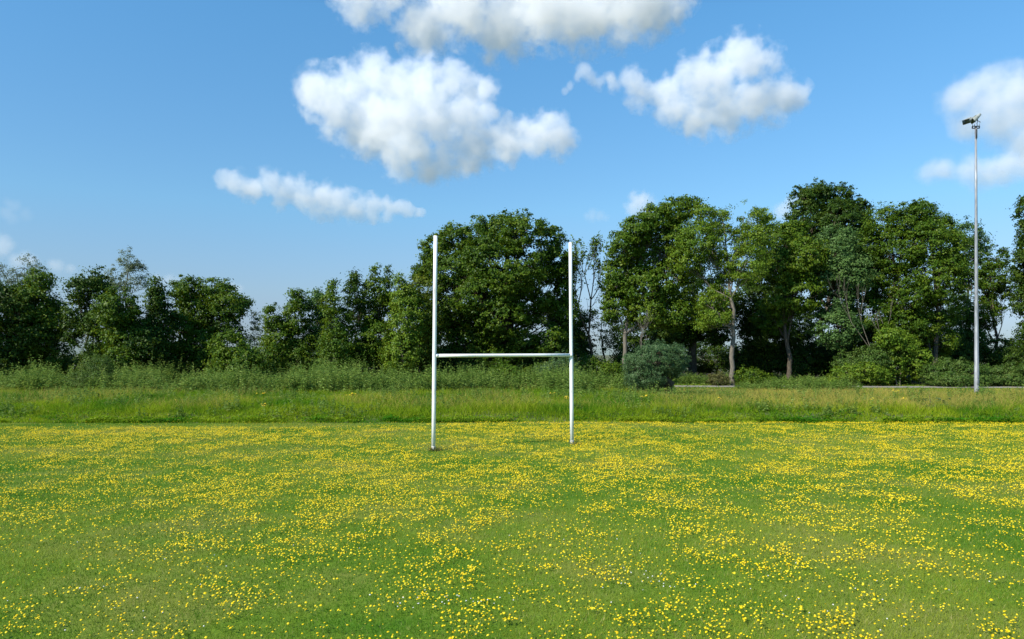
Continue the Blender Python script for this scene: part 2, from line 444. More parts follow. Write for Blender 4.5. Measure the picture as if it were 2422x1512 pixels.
# low broad leaved weeds at the foot of the verge
N = 48000
Xw = r_.uniform(-31, 31, N); dw = r_.exponential(.55, N); Yw = edge_y(Xw) + .02 + dw
kw = (fbm(Xw + 3, Yw * 2, 1.1, 2) > .40) & (dw < 3.2)
Xw, Yw = Xw[kw], Yw[kw]; N = len(Xw)
cw = np.stack([Xw, Yw, ground_z(Xw, Yw) + r_.uniform(.03, .22, N) * (.5 + vnoise(Xw / .6, Yw / .6))], -1)
aw = r_.uniform(0, 6.3, N); dv = unit(np.stack([np.cos(aw), np.sin(aw), r_.uniform(.0, .9, N)], -1)); sv = unit(np.cross(dv, np.array([0, 0, 1.0]) + r_.normal(0, .4, (N, 3))))
Lw = r_.uniform(.05, .13, N)[:, None]
V = np.stack([cw - dv * Lw * .5, cw + sv * Lw * .28, cw + dv * Lw * .5 - (0, 0, .015), cw - sv * Lw * .28], 1).reshape(-1, 3)
tw = np.clip(.4 + (fbm(Xw + 60, Yw, 1.5, 2) - .5) * 1.6 + r_.normal(0, .2, N), 0, 1)
tag(obj('verge_weeds', mesh_np('verge_weeds', V, [np.arange(N * 4).reshape(-1, 4)], [M_TALL], {'tint': np.repeat(tw, 4), 'ripe': np.repeat(r_.random(N) < .03, 4) * .5})), 'fresh green low weeds along the foot of the verge', 'weeds', kind='stuff')

# leaf littered floor of the wood
M_LITTER = noisy_material('leaf_litter', (.022, .018, .010), (.060, .045, .022), 2.5, .95, .5, spec=.05)
sheet('wood_floor', np.linspace(-75, 95, 120), np.linspace(58, 125, 50), lambda x, y: ground_z(x, y) + .004 - .6 * (1 - sstep(-.4, .4, y - np.where(np.asarray(x) > 3, path_y(x) + 7.5, 58))), M_LITTER)

# grass strip along the path
N = 60000
Xs = r_.uniform(-30, 58, N); off = r_.uniform(1.7, 7.5, N) * np.where(r_.random(N) < .4, -1, 1)
off = np.where(off < 0, np.maximum(off, -5), off)
Ys = path_y(Xs) + off
P = np.stack([Xs, Ys, ground_z(Xs, Ys) - .01], -1)
V, Fs, ti, al = blades(P, .08 + .14 * r_.random(N), .012 + .014 * r_.random(N), np.clip(r_.normal(.55, .25, N), 0, 1), r_, .9, True)
tag(obj('path_grass', mesh_np('path_grass', V, Fs, [M_TALL], {'tint': ti, 'ripe': np.repeat((r_.random(N) < .12) * .7, 5)})), 'short green grass edging the cycle path', 'grass', kind='stuff')


# ------------------------------------------------------------------ flowers of the field
def flower_mesh(r, stem, seg, r2, lean):
    """yellow composite head: domed rays with notched rim, on a thin leaning stem; returns V, faces, mat index"""
    a = np.arange(seg) * 2 * math.pi / seg + r2.random() * 6
    rim = r * (1 + .10 * np.where(np.arange(seg) % 2, 1, -1) + r2.normal(0, .05, seg))
    ring1 = np.stack([np.cos(a) * rim, np.sin(a) * rim, r * .10 * r2.normal(1, .6, seg)], -1)
    ring2 = np.stack([np.cos(a) * r * .62, np.sin(a) * r * .62, np.full(seg, r * .42)], -1)
    top = np.array([[0, 0, r * .5]]); bot = np.array([[0, 0, -r * .45]])
    return ring1, ring2, top, bot


M_PETAL, nt_, out_ = mat('yellow_petals')
a_ = nd(nt_, 'ShaderNodeAttribute', attribute_name='tint'); c_ = ramp(nt_, a_.outputs['Fac'], [(0, (.72, .46, .005)), (.5, (.88, .64, .006)), (1, (.90, .74, .05))])
p_ = nd(nt_, 'ShaderNodeBsdfPrincipled'); p_.inputs['Roughness'].default_value = .6; p_.inputs['Specular IOR Level'].default_value = .2
t_ = nd(nt_, 'ShaderNodeBsdfTranslucent'); x_ = nd(nt_, 'ShaderNodeMixShader'); x_.inputs[0].default_value = .22
nt_.links.new(c_, p_.inputs['Base Color']); nt_.links.new(c_, t_.inputs[0]); nt_.links.new(p_.outputs[0], x_.inputs[1]); nt_.links.new(t_.outputs[0], x_.inputs[2]); nt_.links.new(x_.outputs[0], out_.inputs[0])
M_STEM = noisy_material('flower_stem', (.07, .14, .02), (.13, .19, .04), 30, .6)
M_CLOVER = noisy_material('clover_white', (.62, .60, .54), (.78, .76, .72), 60, .7)

# where they grow
r_ = np.random.default_rng(21)
N = 480000
Yf = np.sqrt(r_.uniform(7.4 ** 2, 32.6 ** 2, N)); Xf = r_.uniform(-1, 1, N) * (.70 * Yf + 6.5)
big = fbm(Xf + 10, Yf + 5, 5.5, 2); mid = fbm(Xf + 33, Yf * .7 + 9, 1.1, 3); small = fbm(Xf + 7, Yf + 70, .38, 2)
dens = 2.0 * sstep(.18, .68, mid) * (.72 + .45 * sstep(.35, .65, big)) * (.14 + 1.15 * sstep(.38, .66, small)) + .10
dens *= .62 + .42 * sstep(8, 14, Yf) + .02 * sstep(20, 28, Yf)
dens *= 1 - .93 * sstep(.0, .7, (Yf - (edge_y(Xf) - 2.6 + 2.1 * sstep(-9, 1, Xf))))       # sparser close to the verge, widest on the left
dens *= 1 - .85 * np.exp(-((Xf + 2.5) ** 2 / .5 + (Yf - 22.9) ** 2 / 1.2))               # worn ground round the left upright
keep = r_.random(N) < np.clip(dens, 0, 2.0) * .43 * (.70 * Yf + 6.5) / (.70 * 33 + 6.5) * 33 / Yf * .68
Xf, Yf = Xf[keep], Yf[keep]
hf = r_.uniform(.05, .10, len(Xf))
nrm = unit(np.array([0, 0, 1.0]) * .9 + S * .35 + r_.normal(0, .30, (len(Xf), 3)))
rf = np.clip(r_.normal(.0116, .0032, len(Xf)), .0055, .021)
near = np.argsort(Yf * (1 + .0 * Xf) - rf * 60)
vis = [k for k in near if abs(Xf[k]) < .688 * Yf[k] and Yf[k] > 7.86][:300]
far = np.setdiff1d(np.arange(len(Xf)), vis)


def frame(n):
    ref = np.where(np.abs(n[..., 2:3]) < .9, np.array([0, 0, 1.0]), np.array([1.0, 0, 0]))
    u = unit(np.cross(n, ref)); return u, np.cross(n, u)


# the mass of them, one object
n = len(far); seg = 6
un, wn = frame(nrm[far]); c = np.stack([Xf[far], Yf[far], hf[far]], -1); rr = rf[far]
a = np.arange(seg)[None] * 2 * math.pi / seg + r_.uniform(0, 6, n)[:, None]
rim = rr[:, None] * (1 + r_.normal(0, .10, (n, seg)))
g1 = c[:, None] + rim[..., None] * (np.cos(a)[..., None] * un[:, None] + np.sin(a)[..., None] * wn[:, None])
g2 = c[:, None] + (rr * .6)[:, None, None] * (np.cos(a)[..., None] * un[:, None] + np.sin(a)[..., None] * wn[:, None]) + (nrm[far] * (rr * .45)[:, None])[:, None]
st = np.stack([c + np.array([-.0012, 0, 0]), c + np.array([.0012, 0, 0]), c * np.array([1, 1, 0]) + r_.normal(0, .008, (n, 3)) * np.array([1, 1, 0])], 1)
V = np.concatenate([g1, g2, st], 1).reshape(-1, 3)
k = np.arange(n)[:, None, None] * (2 * seg + 3); j = np.arange(seg); j2 = (j + 1) % seg
Q = (k + np.stack([j, j2, seg + j2, seg + j], -1)[None]).reshape(-1, 4)
H = (k[:, 0] + np.arange(seg)[None] + seg); ST = (k[:, 0] + 2 * seg + np.arange(3)[None])
tt = np.repeat(np.clip(r_.normal(.5, .25, n), 0, 1), 2 * seg + 3)
me = mesh_np('flower_carpet', V, [Q, H, ST], [M_PETAL, M_STEM], {'tint': tt}, smooth=False)
me.polygons.foreach_set('material_index', np.concatenate([np.zeros(len(Q) + len(H), np.int32), np.ones(len(ST), np.int32)]))
tag(obj('flower_carpet', me), 'carpet of countless small yellow flowers over the field', 'flowers', kind='stuff')

# the nearest three hundred, one by one
protos = []
for v in range(8):
    r2 = np.random.default_rng(100 + v); sg = 14
    g1, g2, tp, bt = flower_mesh(1.0, 1.0, sg, r2, 0)
    mb = MB(); j = np.arange(sg); j2 = (j + 1) % sg
    mb.add(np.concatenate([g1, g2, tp, bt]), np.stack([j, j2, sg + j2, sg + j], -1), np.concatenate([np.stack([sg + j, sg + j2, np.full(sg, 2 * sg)], -1), np.stack([j2, j, np.full(sg, 2 * sg + 1)], -1)]))
    nh = sg + 2 * sg
    mb.tube([(0, 0, -.4), (.3, .1, -2.5), (.9, .2, -6.5)], [.10, .09, .10], 5)
    ntv = mb.n
    me = mb.mesh('yellow_flower', [M_PETAL, M_STEM], {'tint': np.full(ntv, .25 + .5 * r2.random())})
    me.polygons.foreach_set('material_index', [0] * sg + [1] * 12 if False else np.concatenate([np.zeros(sg, np.int32), np.ones(2 * 5, np.int32), np.zeros(sg, np.int32), np.ones(len(me.polygons) - 2 * sg - 10, np.int32)]))
    protos.append(me)
for q, kf in enumerate(vis):
    o = obj('yellow_flower', protos[q % 8], loc=(Xf[kf], Yf[kf], hf[kf]))
    o.scale = (rf[kf],) * 3
    o.rotation_euler = Vector(nrm[kf]).to_track_quat('Z', 'Y').to_euler(); o.rotation_euler.rotate_axis('Z', q * 2.4)
    tag(o, 'single yellow flower on a thin stem in the short grass of the front rows', 'flower', 'single yellow flowers in the front of the field')

# white clover heads
bmv, bmt = ICO
cl = MB(); r2 = np.random.default_rng(4)
sp = ico(2)
cl.add(sp[0] * (1, 1, .8) * (1 + .14 * r2.normal(0, 1, (len(sp[0]), 1))), None, sp[1]); nh = len(sp[1])
cl.tube([(0, 0, -.7), (.3, 0, -6)], [.10, .10], 5)
cme = cl.mesh('clover_flower', [M_CLOVER, M_STEM]); mi = np.zeros(len(cme.polygons), np.int32)
mi[:5] = 1; mi[-2:] = 1; cme.polygons.foreach_set('material_index', mi)
for cx_, cy_, sx, sy, num in [(1060, 1420, 70, 14, 34), (1560, 1375, 60, 12, 16), (1480, 1355, 40, 18, 10), (2000, 1440, 150, 40, 16), (480, 1340, 260, 60, 12), (1270, 1040 + 300, 500, 70, 14), (270, 1460, 120, 30, 8)]:
    for _ in range(num):
        px = cx_ + r2.normal(0, sx); py = min(cy_ + r2.normal(0, sy), 1500)
        Yc = F * EYE / (py - HOR)
        s_ = r2.uniform(.006, .010)
        o = obj('clover_flower', cme, loc=((px - CX) / F * Yc, Yc, s_ * 5.2)); o.scale = (s_,) * 3
        o.rotation_euler = (r2.normal(0, .2), r2.normal(0, .2), r2.uniform(0, 6))
        tag(o, 'tiny white clover head among the yellow flowers', 'flower', 'white clover heads in the field')


# ------------------------------------------------------------------ goal
M_WHITE, nt_, out_ = mat('white_gloss_paint')
tc_ = nd(nt_, 'ShaderNodeTexCoord'); mp_ = nd(nt_, 'ShaderNodeMapping'); mp_.inputs['Scale'].default_value = (9, 9, 1.1); nt_.links.new(tc_.outputs['Object'], mp_.inputs[0])
n_a = nd(nt_, 'ShaderNodeTexNoise'); n_a.inputs['Scale'].default_value = 2.2; n_a.inputs['Detail'].default_value = 7; n_a.inputs['Roughness'].default_value = .7; nt_.links.new(mp_.outputs[0], n_a.inputs['Vector'])
c_a = ramp(nt_, n_a.outputs['Fac'], [(.30, (.40, .37, .30)), (.37, (.70, .69, .64)), (.45, (.82, .82, .80)), (.7, (.86, .86, .85))])
p_ = nd(nt_, 'ShaderNodeBsdfPrincipled'); p_.inputs['Roughness'].default_value = .38; nt_.links.new(c_a, p_.inputs['Base Color'])
b_a = nd(nt_, 'ShaderNodeBump'); b_a.inputs['Strength'].default_value = .08; b_a.inputs['Distance'].default_value = .01; nt_.links.new(n_a.outputs['Fac'], b_a.inputs['Height']); nt_.links.new(b_a.outputs[0], p_.inputs['Normal']); nt_.links.new(p_.outputs[0], out_.inputs[0])
M_GRIME = noisy_material('grimy_white_paint', (.45, .42, .36), (.70, .68, .63), 9, .6, .05, lo=.4, hi=.6)
M_STEEL = noisy_material('zinc_steel', (.22, .23, .24), (.36, .37, .38), 6, .5, .05, metal=.3, stretch=(2, 2, .35))
M_DARK = noisy_material('dark_steel', (.03, .032, .035), (.06, .06, .065), 12, .5)
BL = np.array([-2.456, 23.13, 0]); BR = np.array([2.009, 24.76, 0])
g = thing('rugby_goal', 'white H shaped rugby goal standing in the flowering field', 'goal', tuple((BL + BR) / 2))
org = (BL + BR) / 2
tl = BL + np.array([.066, 0, 3 + (HOR - 558) / F * 23.13]); tr = BR + np.array([-.057, 0, 3 + (HOR - 574) / F * 24.76])
xd = unit((BR - BL)[None])[0]


def tubeobj(name, pts, rad, m, parent, o0, k=20, smooth=True):
    mb = MB(); mb.tube(np.asarray(pts) - o0, rad, k)
    me = mb.mesh(name, [m], smooth=smooth)
    for p in me.polygons:
        if len(p.vertices) > 4: p.use_smooth = False
    return obj(name, me, parent)


lerp = lambda a, b, t: a + (b - a) * t
ul = tubeobj('upright', [lerp(BL, tl, t) for t in (-.02, .2, .45, .455, .75, 1)], [.063, .063, .063, .062, .061, .061], M_WHITE, g, org)
ur = tubeobj('upright', [lerp(BR, tr, t) for t in (-.02, .2, .425, .445, .75, 1)], [.064, .064, .064, .057, .056, .056], M_WHITE, g, org)
for b_, rad in ((BL, .065), (BR, .066)):
    tubeobj('foot_sleeve', [b_ + (0, 0, -.02), b_ + (.002, 0, .13), b_ + (.003, 0, .15)], [rad + .003, rad + .002, rad], M_GRIME, ul if b_ is BL else ur, org)
cl_, cr_ = lerp(BL, tl, 2.99 / tl[2]), lerp(BR, tr, 3.0 / tr[2])
fwd = np.array([xd[1], -xd[0], 0])
c0_ = cl_ + xd * .06 - (0, 0, .012); c1_ = cr_ + fwd * .05 - xd * .01
cb = tubeobj('crossbar', [lerp(c0_, c1_, t) for t in (0, .25, .5, .75, 1)], [.054] * 5, M_WHITE, g, org)
for cc, s in ((c0_ + xd * .012, 1), (c1_ - xd * .03, -1)):
    tubeobj('collar', [cc - xd * .03, cc + xd * .05], [.060, .060], M_WHITE, cb, org)
mb = MB(); mb.tube(np.array([cl_ - xd * .072 + (0, 0, -.02), cl_ - xd * .058 + (0, 0, -.02)]) - org, [.012, .012], 8); obj('bolt', mb.mesh('bolt', [M_STEEL]), ul)

# dry tufts left by the mower round each foot
M_DRY = grass_material('dry_grass', (.10, .15, .02), (.22, .20, .07), (.25, .19, .08))
for b_, nb, lab in ((BL, 190, 'dry unmown grass tuft round the foot of the left upright'), (BR, 130, 'green grass tuft round the foot of the right upright')):
    r2 = np.random.default_rng(nb); ang = r2.uniform(0, 6.3, nb); rad = .07 + .09 * r2.random(nb) ** 1.5
    off = np.array([.05, -.01]) if nb == 190 else np.array([.10, -.05])
    P = np.stack([b_[0] + off[0] + np.cos(ang) * rad * 1.4, b_[1] + off[1] + np.sin(ang) * rad, np.zeros(nb)], -1)
    V, Fs, ti, al = blades(P - b_, .06 + .14 * r2.random(nb), .010 + .008 * r2.random(nb), r2.random(nb), r2, .6, True)
    rp = np.repeat((r2.random(nb) < (.35 if nb == 190 else .15)) * .9, 5)
    tag(obj('grass_tuft', mesh_np('grass_tuft', V, Fs, [M_DRY], {'tint': ti, 'ripe': rp}), loc=tuple(b_)), lab, 'grass tuft')

# ------------------------------------------------------------------ floodlight mast
YL = 50.0
FB = at(2310, 940, YL); FB[2] = float(ground_z(FB[0], YL)) - .05
fl = thing('floodlight_mast', 'tall slim grey floodlight mast with two lamp heads', 'floodlight', tuple(FB))
ztop = at(0, 303, YL)[2] - FB[2]; z275 = at(0, 275, YL)[2] - FB[2]
mb = MB(); zz = np.array([0, .5, 2.1, 2.12, 6, 10, 13, ztop]); mb.tube(np.stack([-.055 * zz / ztop, zz * 0, zz], -1), [.156, .152, .146, .136, .116, .097, .083, .066], 20)
pole = obj('pole', mb.mesh('pole', [M_STEEL], smooth=True), fl)
mb = MB(); mb.box((-.02, -.148, 1.0), (.11, .03, .42), bev=.008); hd = obj('service_door', mb.mesh('service_door', [M_STEEL]), pole)
mb = MB(); mb.tube([(.0, -.158, 1.25), (0, -.172, 1.25)], [.025, .025], 10); obj('lock', mb.mesh('lock', [M_DARK]), hd)
prot = None
for q in range(13):
    z = 5.3 + .44 * q; s = -1 if q % 2 else 1
    rp_ = .142 - z * .0052
    if prot is None:
        mb = MB(); mb.tube([(.0, 0, 0), (.24, 0, .015), (.27, 0, .02), (.275, 0, .07)], [.014, .014, .013, .012], 6); prot = mb.mesh('step_peg', [M_STEEL])
    o = obj('step_peg', prot, pole, loc=(s * rp_ * .85 - .055 * z / ztop, 0, z)); o.rotation_euler = (0, 0, 0 if s > 0 else math.pi)
TX = -.055
mb = MB()
mb.box((TX, 0, ztop - .02), (.50, .10, .045), bev=.008); mb.box((TX, 0, ztop + .12), (.50, .10, .035), bev=.008)
mb.box((TX - .235, 0, ztop + .055), (.03, .096, .108)); mb.box((TX + .235, 0, ztop + .055), (.03, .096, .108)); mb.box((TX, 0, ztop + .055), (.12, .12, .108))
br = obj('bracket', mb.mesh('bracket', [M_DARK]), fl)
mb = MB(); mb.box((TX - .02, -.10, ztop - .42), (.09, .08, .62), bev=.01); obj('cable_box', mb.mesh('cable_box', [M_DARK]), fl)
M_LAMP = noisy_material('painted_lamp_housing', (.26, .28, .25), (.40, .42, .38), 5, .4, .02)
M_LENS, nt_, out_ = mat('lamp_glass'); p_ = nd(nt_, 'ShaderNodeBsdfPrincipled'); p_.inputs['Base Color'].default_value = (.10, .12, .10, 1); p_.inputs['Roughness'].default_value = .08; p_.inputs['Metallic'].default_value = .3; nt_.links.new(p_.outputs[0], out_.inputs[0])
from mathutils import Euler
for (hx, hz, pitch, yaw, hy) in ((-.50, .62, math.radians(24), math.radians(200), .05), (-.16, .72, math.radians(42), math.radians(172), -.14)):
    # local frame: +X out of the lamp's beam side, +Z up; head tilts so that the glass looks down and outwards
    R = np.array(Euler((0, pitch, yaw)).to_matrix())
    c = np.array([TX + hx + .08, hy, ztop + hz - .08])
    mb = MB()
    # wedge housing: wide open mouth, narrow back
    mouth = np.array([(.34, -.27, -.16), (.34, .27, -.16), (.30, .27, .14), (.30, -.27, .14)]); back = np.array([(-.16, -.17, -.10), (-.16, .17, -.10), (-.20, .17, .10), (-.20, -.17, .10)])
    cap = np.array([(-.34, -.10, -.07), (-.34, .10, -.07), (-.34, .10, .07), (-.34, -.10, .07)])
    V = np.concatenate([mouth, back, cap]); q = []
    for a0 in (0, 4):
        for e in range(4): q.append([a0 + e, a0 + (e + 1) % 4, a0 + 4 + (e + 1) % 4, a0 + 4 + e])
    mb.add(V @ R.T + c, q + [[8, 9, 10, 11]])
    for e in range(5): mb.box(c + R @ np.array([-.06 + .06 * e, 0, .135 + .0 * e]), (.012, .30, .05), R)      # cooling fins
    house = obj('lamp_head', mb.mesh('lamp_head', [M_LAMP]), fl)
    mb = MB(); V = mouth * (1, .95, .92) + (.004, 0, 0); mb.add(np.concatenate([V, V - (.02, 0, 0)]) @ R.T + c, [[0, 1, 2, 3], [7, 6, 5, 4], [0, 4, 5, 1], [1, 5, 6, 2], [2, 6, 7, 3], [3, 7, 4, 0]]); obj('lamp_glass', mb.mesh('lamp_glass', [M_LENS]), house)
    mb = MB(); V = np.array([(.30, -.29, .145), (.30, .29, .145), (.50, .29, .155), (.50, -.29, .155)]); V = np.concatenate([V, V + (0, 0, .012)]); mb.add(V @ R.T + c, [[3, 2, 1, 0], [4, 5, 6, 7], [0, 1, 5, 4], [1, 2, 6, 5], [2, 3, 7, 6], [3, 0, 4, 7]]); obj('visor', mb.mesh('visor', [M_LAMP]), house)
    mb = MB(); x0 = -.16 if hx < -.3 else .17
    for sy in (-.20, .20): mb.tube([np.array([TX + x0, sy * .4, ztop + .13]), np.array([TX + x0 + .02, sy * .9, ztop + .34]), c + R @ np.array([-.02, sy * 1.25, 0])], [.020, .020, .020], 8)
    obj('yoke', mb.mesh('yoke', [M_DARK]), house)

# ------------------------------------------------------------------ trees and shrubs
def leaves(C, outn, size, asp, r_, fold=.25):
    """one folded four-cornered leaf spray per centre C, roughly facing outn"""
    n = len(C)
    nn = unit(outn + r_.normal(0, .55, (n, 3)))
    ref = unit(r_.normal(0, 1, (n, 3)) + np.array([0, 0, -.6]))
    ax = unit(np.cross(np.cross(nn, ref), nn)); sd = np.cross(nn, ax)
    L = (size * r_.uniform(.65, 1.3, n))[:, None]; W = L * asp
    tipd = ax * L * .5
    V = np.stack([C - tipd, C + sd * W * .5 + nn * L * fold * .3 - ax * L * .05, C + tipd - nn * L * fold * .5, C - sd * W * .5 + nn * L * fold * .3 - ax * L * .05], 1)
    return V.reshape(-1, 3)


BARK = noisy_material('brown_bark', (.050, .040, .028), (.14, .115, .085), 7, .9, .6, stretch=(3, 3, .5), spec=.1)
BARK_PALE_LIT = noisy_material('pale_lit_bark', (.105, .092, .070), (.215, .190, .150), 6, .9, .6, stretch=(3, 3, .5), spec=.1)  # bark of pale stems; sunlit trunks share it, sunlight put into the colour


def hue(name, a, b, c, trans=.32, spec=.2):
    return leaf_material(name, [(.0, a), (.5, b), (1, c)], trans, spec)


G_OAK = hue('oak_leaf', (0.033, 0.076, 0.005), (0.068, 0.134, 0.007), (0.141, 0.197, 0.011))
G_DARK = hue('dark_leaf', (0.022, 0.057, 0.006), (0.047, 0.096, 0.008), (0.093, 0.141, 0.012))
G_MID = hue('mid_leaf', (0.040, 0.094, 0.005), (0.084, 0.154, 0.009), (0.163, 0.219, 0.014))
G_ASH = hue('light_leaf', (0.068, 0.144, 0.009), (0.135, 0.219, 0.015), (0.226, 0.296, 0.030))
G_BLUE = hue('bluish_leaf', (0.048, 0.109, 0.027), (0.091, 0.172, 0.041), (0.152, 0.246, 0.061))
G_PALE = hue('silver_leaf', (.075, .115, .045), (.14, .185, .085), (.24, .27, .16), .35)
G_WILL = hue('willow_leaf', (0.046, 0.101, 0.031), (0.086, 0.155, 0.054), (0.149, 0.230, 0.096), .3)
G_YEL = hue('yellowish_leaf', (0.066, 0.112, 0.006), (0.131, 0.177, 0.011), (0.229, 0.249, 0.022), .3)
G_BRAM = hue('bramble_leaf', (0.047, 0.099, 0.013), (0.093, 0.165, 0.027), (0.162, 0.209, 0.050), .3)
G_HERB = hue('herb_leaf', (.075, .155, .020), (.160, .250, .045), (.29, .37, .09), .35, .08)


def limb(mb, p0, p1, r0, r1, r_, sag=.12, n=5, k=6):
    t = np.linspace(0, 1, n)[:, None]; L = np.linalg.norm(p1 - p0)
    b = r_.normal(0, 1, 3) * L * sag * .5 + np.array([0, 0, -1]) * L * sag
    pts = p0 * (1 - t) + p1 * t + b * (t * (1 - t)) * 2
    pts[1:-1] += r_.normal(0, L * .018, (n - 2, 3))
    mb.tube(pts, np.linspace(r0, r1, n), k, False)
    return pts


def crown_clumps(lobes, r_, per, keep_in=.62, shell=.62):
    """clump centres spread through the outer part of every lobe; lobes: (centre, radii)"""
    C, D, I = [], [], []
    for li, (c, rad) in enumerate(lobes):
        area = 4 * math.pi * ((rad[0] * rad[2] + rad[0] * rad[1] + rad[1] * rad[2]) / 3)
        n = max(6, int(area * per))
        d = unit(r_.normal(0, 1, (n, 3)))
        q = shell + (1.05 - shell) * r_.random(n) ** .75
        # knobbly surface: a few bumps per lobe
        bd = unit(r_.normal(0, 1, (9, 3))); bump = np.max(d @ bd.T, 1)
        q = q * (.87 + .29 * sstep(.55, .98, bump)) * (1 + .05 * r_.normal(0, 1, n))
        stray = r_.random(n) < .12                           # loose sprigs beyond the outline
        q = np.where(stray, r_.uniform(1.02, 1.2, n), q)
        P = c + d * rad * q[:, None] + (stray * np.maximum(d[:, 2], -.1) * np.where(rad[0] < 1.6, .28, .22))[:, None] * np.array([0, 0, 1])
        ok = np.ones(n, bool)
        for lj, (c2, rad2) in enumerate(lobes):
            if lj != li: ok &= np.linalg.norm((P - c2) / rad2, axis=1) > keep_in
        C.append(P[ok]); D.append(d[ok]); I.append(np.full(ok.sum(), li))
    return np.concatenate(C), np.concatenate(D), np.concatenate(I)


NLEAF = 0


def tree(name, label, cat, Y, lobes, foot, m, bark=None, trunk=.22, leaf=.23, asp=.62, per=2.2, num=20, clump=.36, group=None, seed=None, fork=None, depth=.95, lean=0, gap=0., forks=None, up=.35, keep_in=.78):
    """lobes: (column, row, rx, ry[, dy]) of each billow of the crown as surveyed; foot: column of the trunk"""
    global NLEAF
    seed = seed if seed is not None else int(abs(foot * 7 + Y * 13 + len(lobes)))
    r_ = np.random.default_rng(seed)
    fx = (foot - CX) / F * Y; base = np.array([fx, Y, float(ground_z(fx, Y)) - .05])
    root = thing(name, label, cat, tuple(base), group)
    Lb = []
    ext = max(abs(l[0] - foot) for l in lobes) / F * Y
    for l in lobes:
        s = Y / F; rx, ry = l[2] * s, l[3] * s
        c = at(l[0], l[1], Y)
        room = max(.3, (1 - (abs(l[0] - foot) * s / (ext + rx)) ** 2)) ** .5
        c[1] += (l[4] if len(l) > 4 else r_.uniform(-.75, .65) * rx * room * 1.3)
        c[2] = max(c[2], base[2] + ry * .55)
        Lb.append((c, np.array([rx, max(rx, ry) * depth, ry])))
    C, D, I = crown_clumps(Lb, r_, per * 2.0, keep_in)
    if gap:                                                  # airy holes running through the crown
        f = fbm(C[:, 0] + 31 + seed % 97, C[:, 2] + 77, 1.5, 2)
        ok = f > gap - .09; C, D, I = C[ok], D[ok], I[ok]
    n = len(C)
    cnt = r_.integers(int(num * 1.3), int(num * 4.2) + 1, n)
    idx = np.repeat(np.arange(n), cnt)
    sz = clump * r_.uniform(.5, 1.3, n)
    rel = np.min([np.linalg.norm((C - c) / rr, axis=1) for c, rr in Lb], 0)
    sz = sz * np.where(rel > 1.03, .6, 1); cnt = np.where(rel > 1.03, np.maximum(cnt // 2, 5), cnt); idx = np.repeat(np.arange(n), cnt)
    off = r_.normal(0, 1, (len(idx), 3)); off *= (sz[idx] * np.array([[1.0], [1.0], [.62]]))[..., None].reshape(3, -1).T if False else sz[idx][:, None] * np.array([1, 1, .6])
    P = C[idx] + off * .75
    outn = D[idx] * .75 + np.array([0, 0, up]) + unit(off) * .5
    V = leaves(P, outn, leaf * .84, asp, r_)
    tint = np.clip(.42 + r_.normal(0, .19, n)[idx] + r_.normal(0, .20, len(idx)) + r_.normal(0, .07, len(Lb))[I[idx]], 0, 1)
    k = np.arange(len(P))[:, None] * 4 + np.arange(4)[None]
    obj('crown', mesh_np('crown', V - base, [k], [m], {'tint': np.repeat(tint, 4)}), root)
    NLEAF += len(P)
    # trunk, limbs to each lobe, twigs into the clumps
    mb = MB(); ctr = np.mean([c for c, _ in Lb], 0); top = max(c[2] + rr[2] * .4 for c, rr in Lb)
    low = min(c[2] - rr[2] for c, rr in Lb)
    fk = fork if fork is not None else max(base[2] + .25 * (ctr[2] - base[2]), base[2] + .5)
    spine_top = np.array([ctr[0], ctr[1], max(top - .6, fk + .5)])
    f0 = np.array([fx + lean, Y, fk])
    n1 = 7; t = np.linspace(0, 1, n1)[:, None]
    trunk_pts = base * (1 - t) + f0 * t; trunk_pts[1:-1, :2] += r_.normal(0, trunk * .22, (n1 - 2, 2))
    rads = np.array([1.45, 1.1, 1.0, .96, .92, .90, .9]) * trunk
    mb.tube(trunk_pts, rads, 12, False)
    sp = limb(mb, f0, spine_top, trunk * .85, trunk * .15, r_, .05, 8, 9)
    for (c, rr) in Lb:
        h = np.clip((c[2] - rr[2] - fk) / max(spine_top[2] - fk, .1) * .75, 0, .85)
        a = sp[int(h * 7)]
        rd = trunk * (.55 - .35 * h) * np.clip(rr[0] / 2.0, .35, 1)
        e = limb(mb, a, c + (0, 0, rr[2] * .2), rd, rd * .35, r_, .14, 6, 7)
        sel = np.where(I == Lb.index((c, rr)) if False else np.linalg.norm((C - c) / rr, axis=1) < 1.25)[0]
        for q in r_.permutation(sel)[:max(5, int(len(sel) * .10))]:
            limb(mb, e[r_.integers(2, 6)], C[q], rd * .32 + .008, .008, r_, .1, 4, 4)
    mb2 = mb.mesh('trunk', [bark or BARK], smooth=True)
    co_ = np.empty(len(mb2.vertices) * 3, np.float32); mb2.vertices.foreach_get('co', co_)
    co_ = co_.reshape(-1, 3) - base.astype(np.float32); mb2.vertices.foreach_set('co', co_.ravel()); mb2.update()
    obj('trunk', mb2, root)
    return root


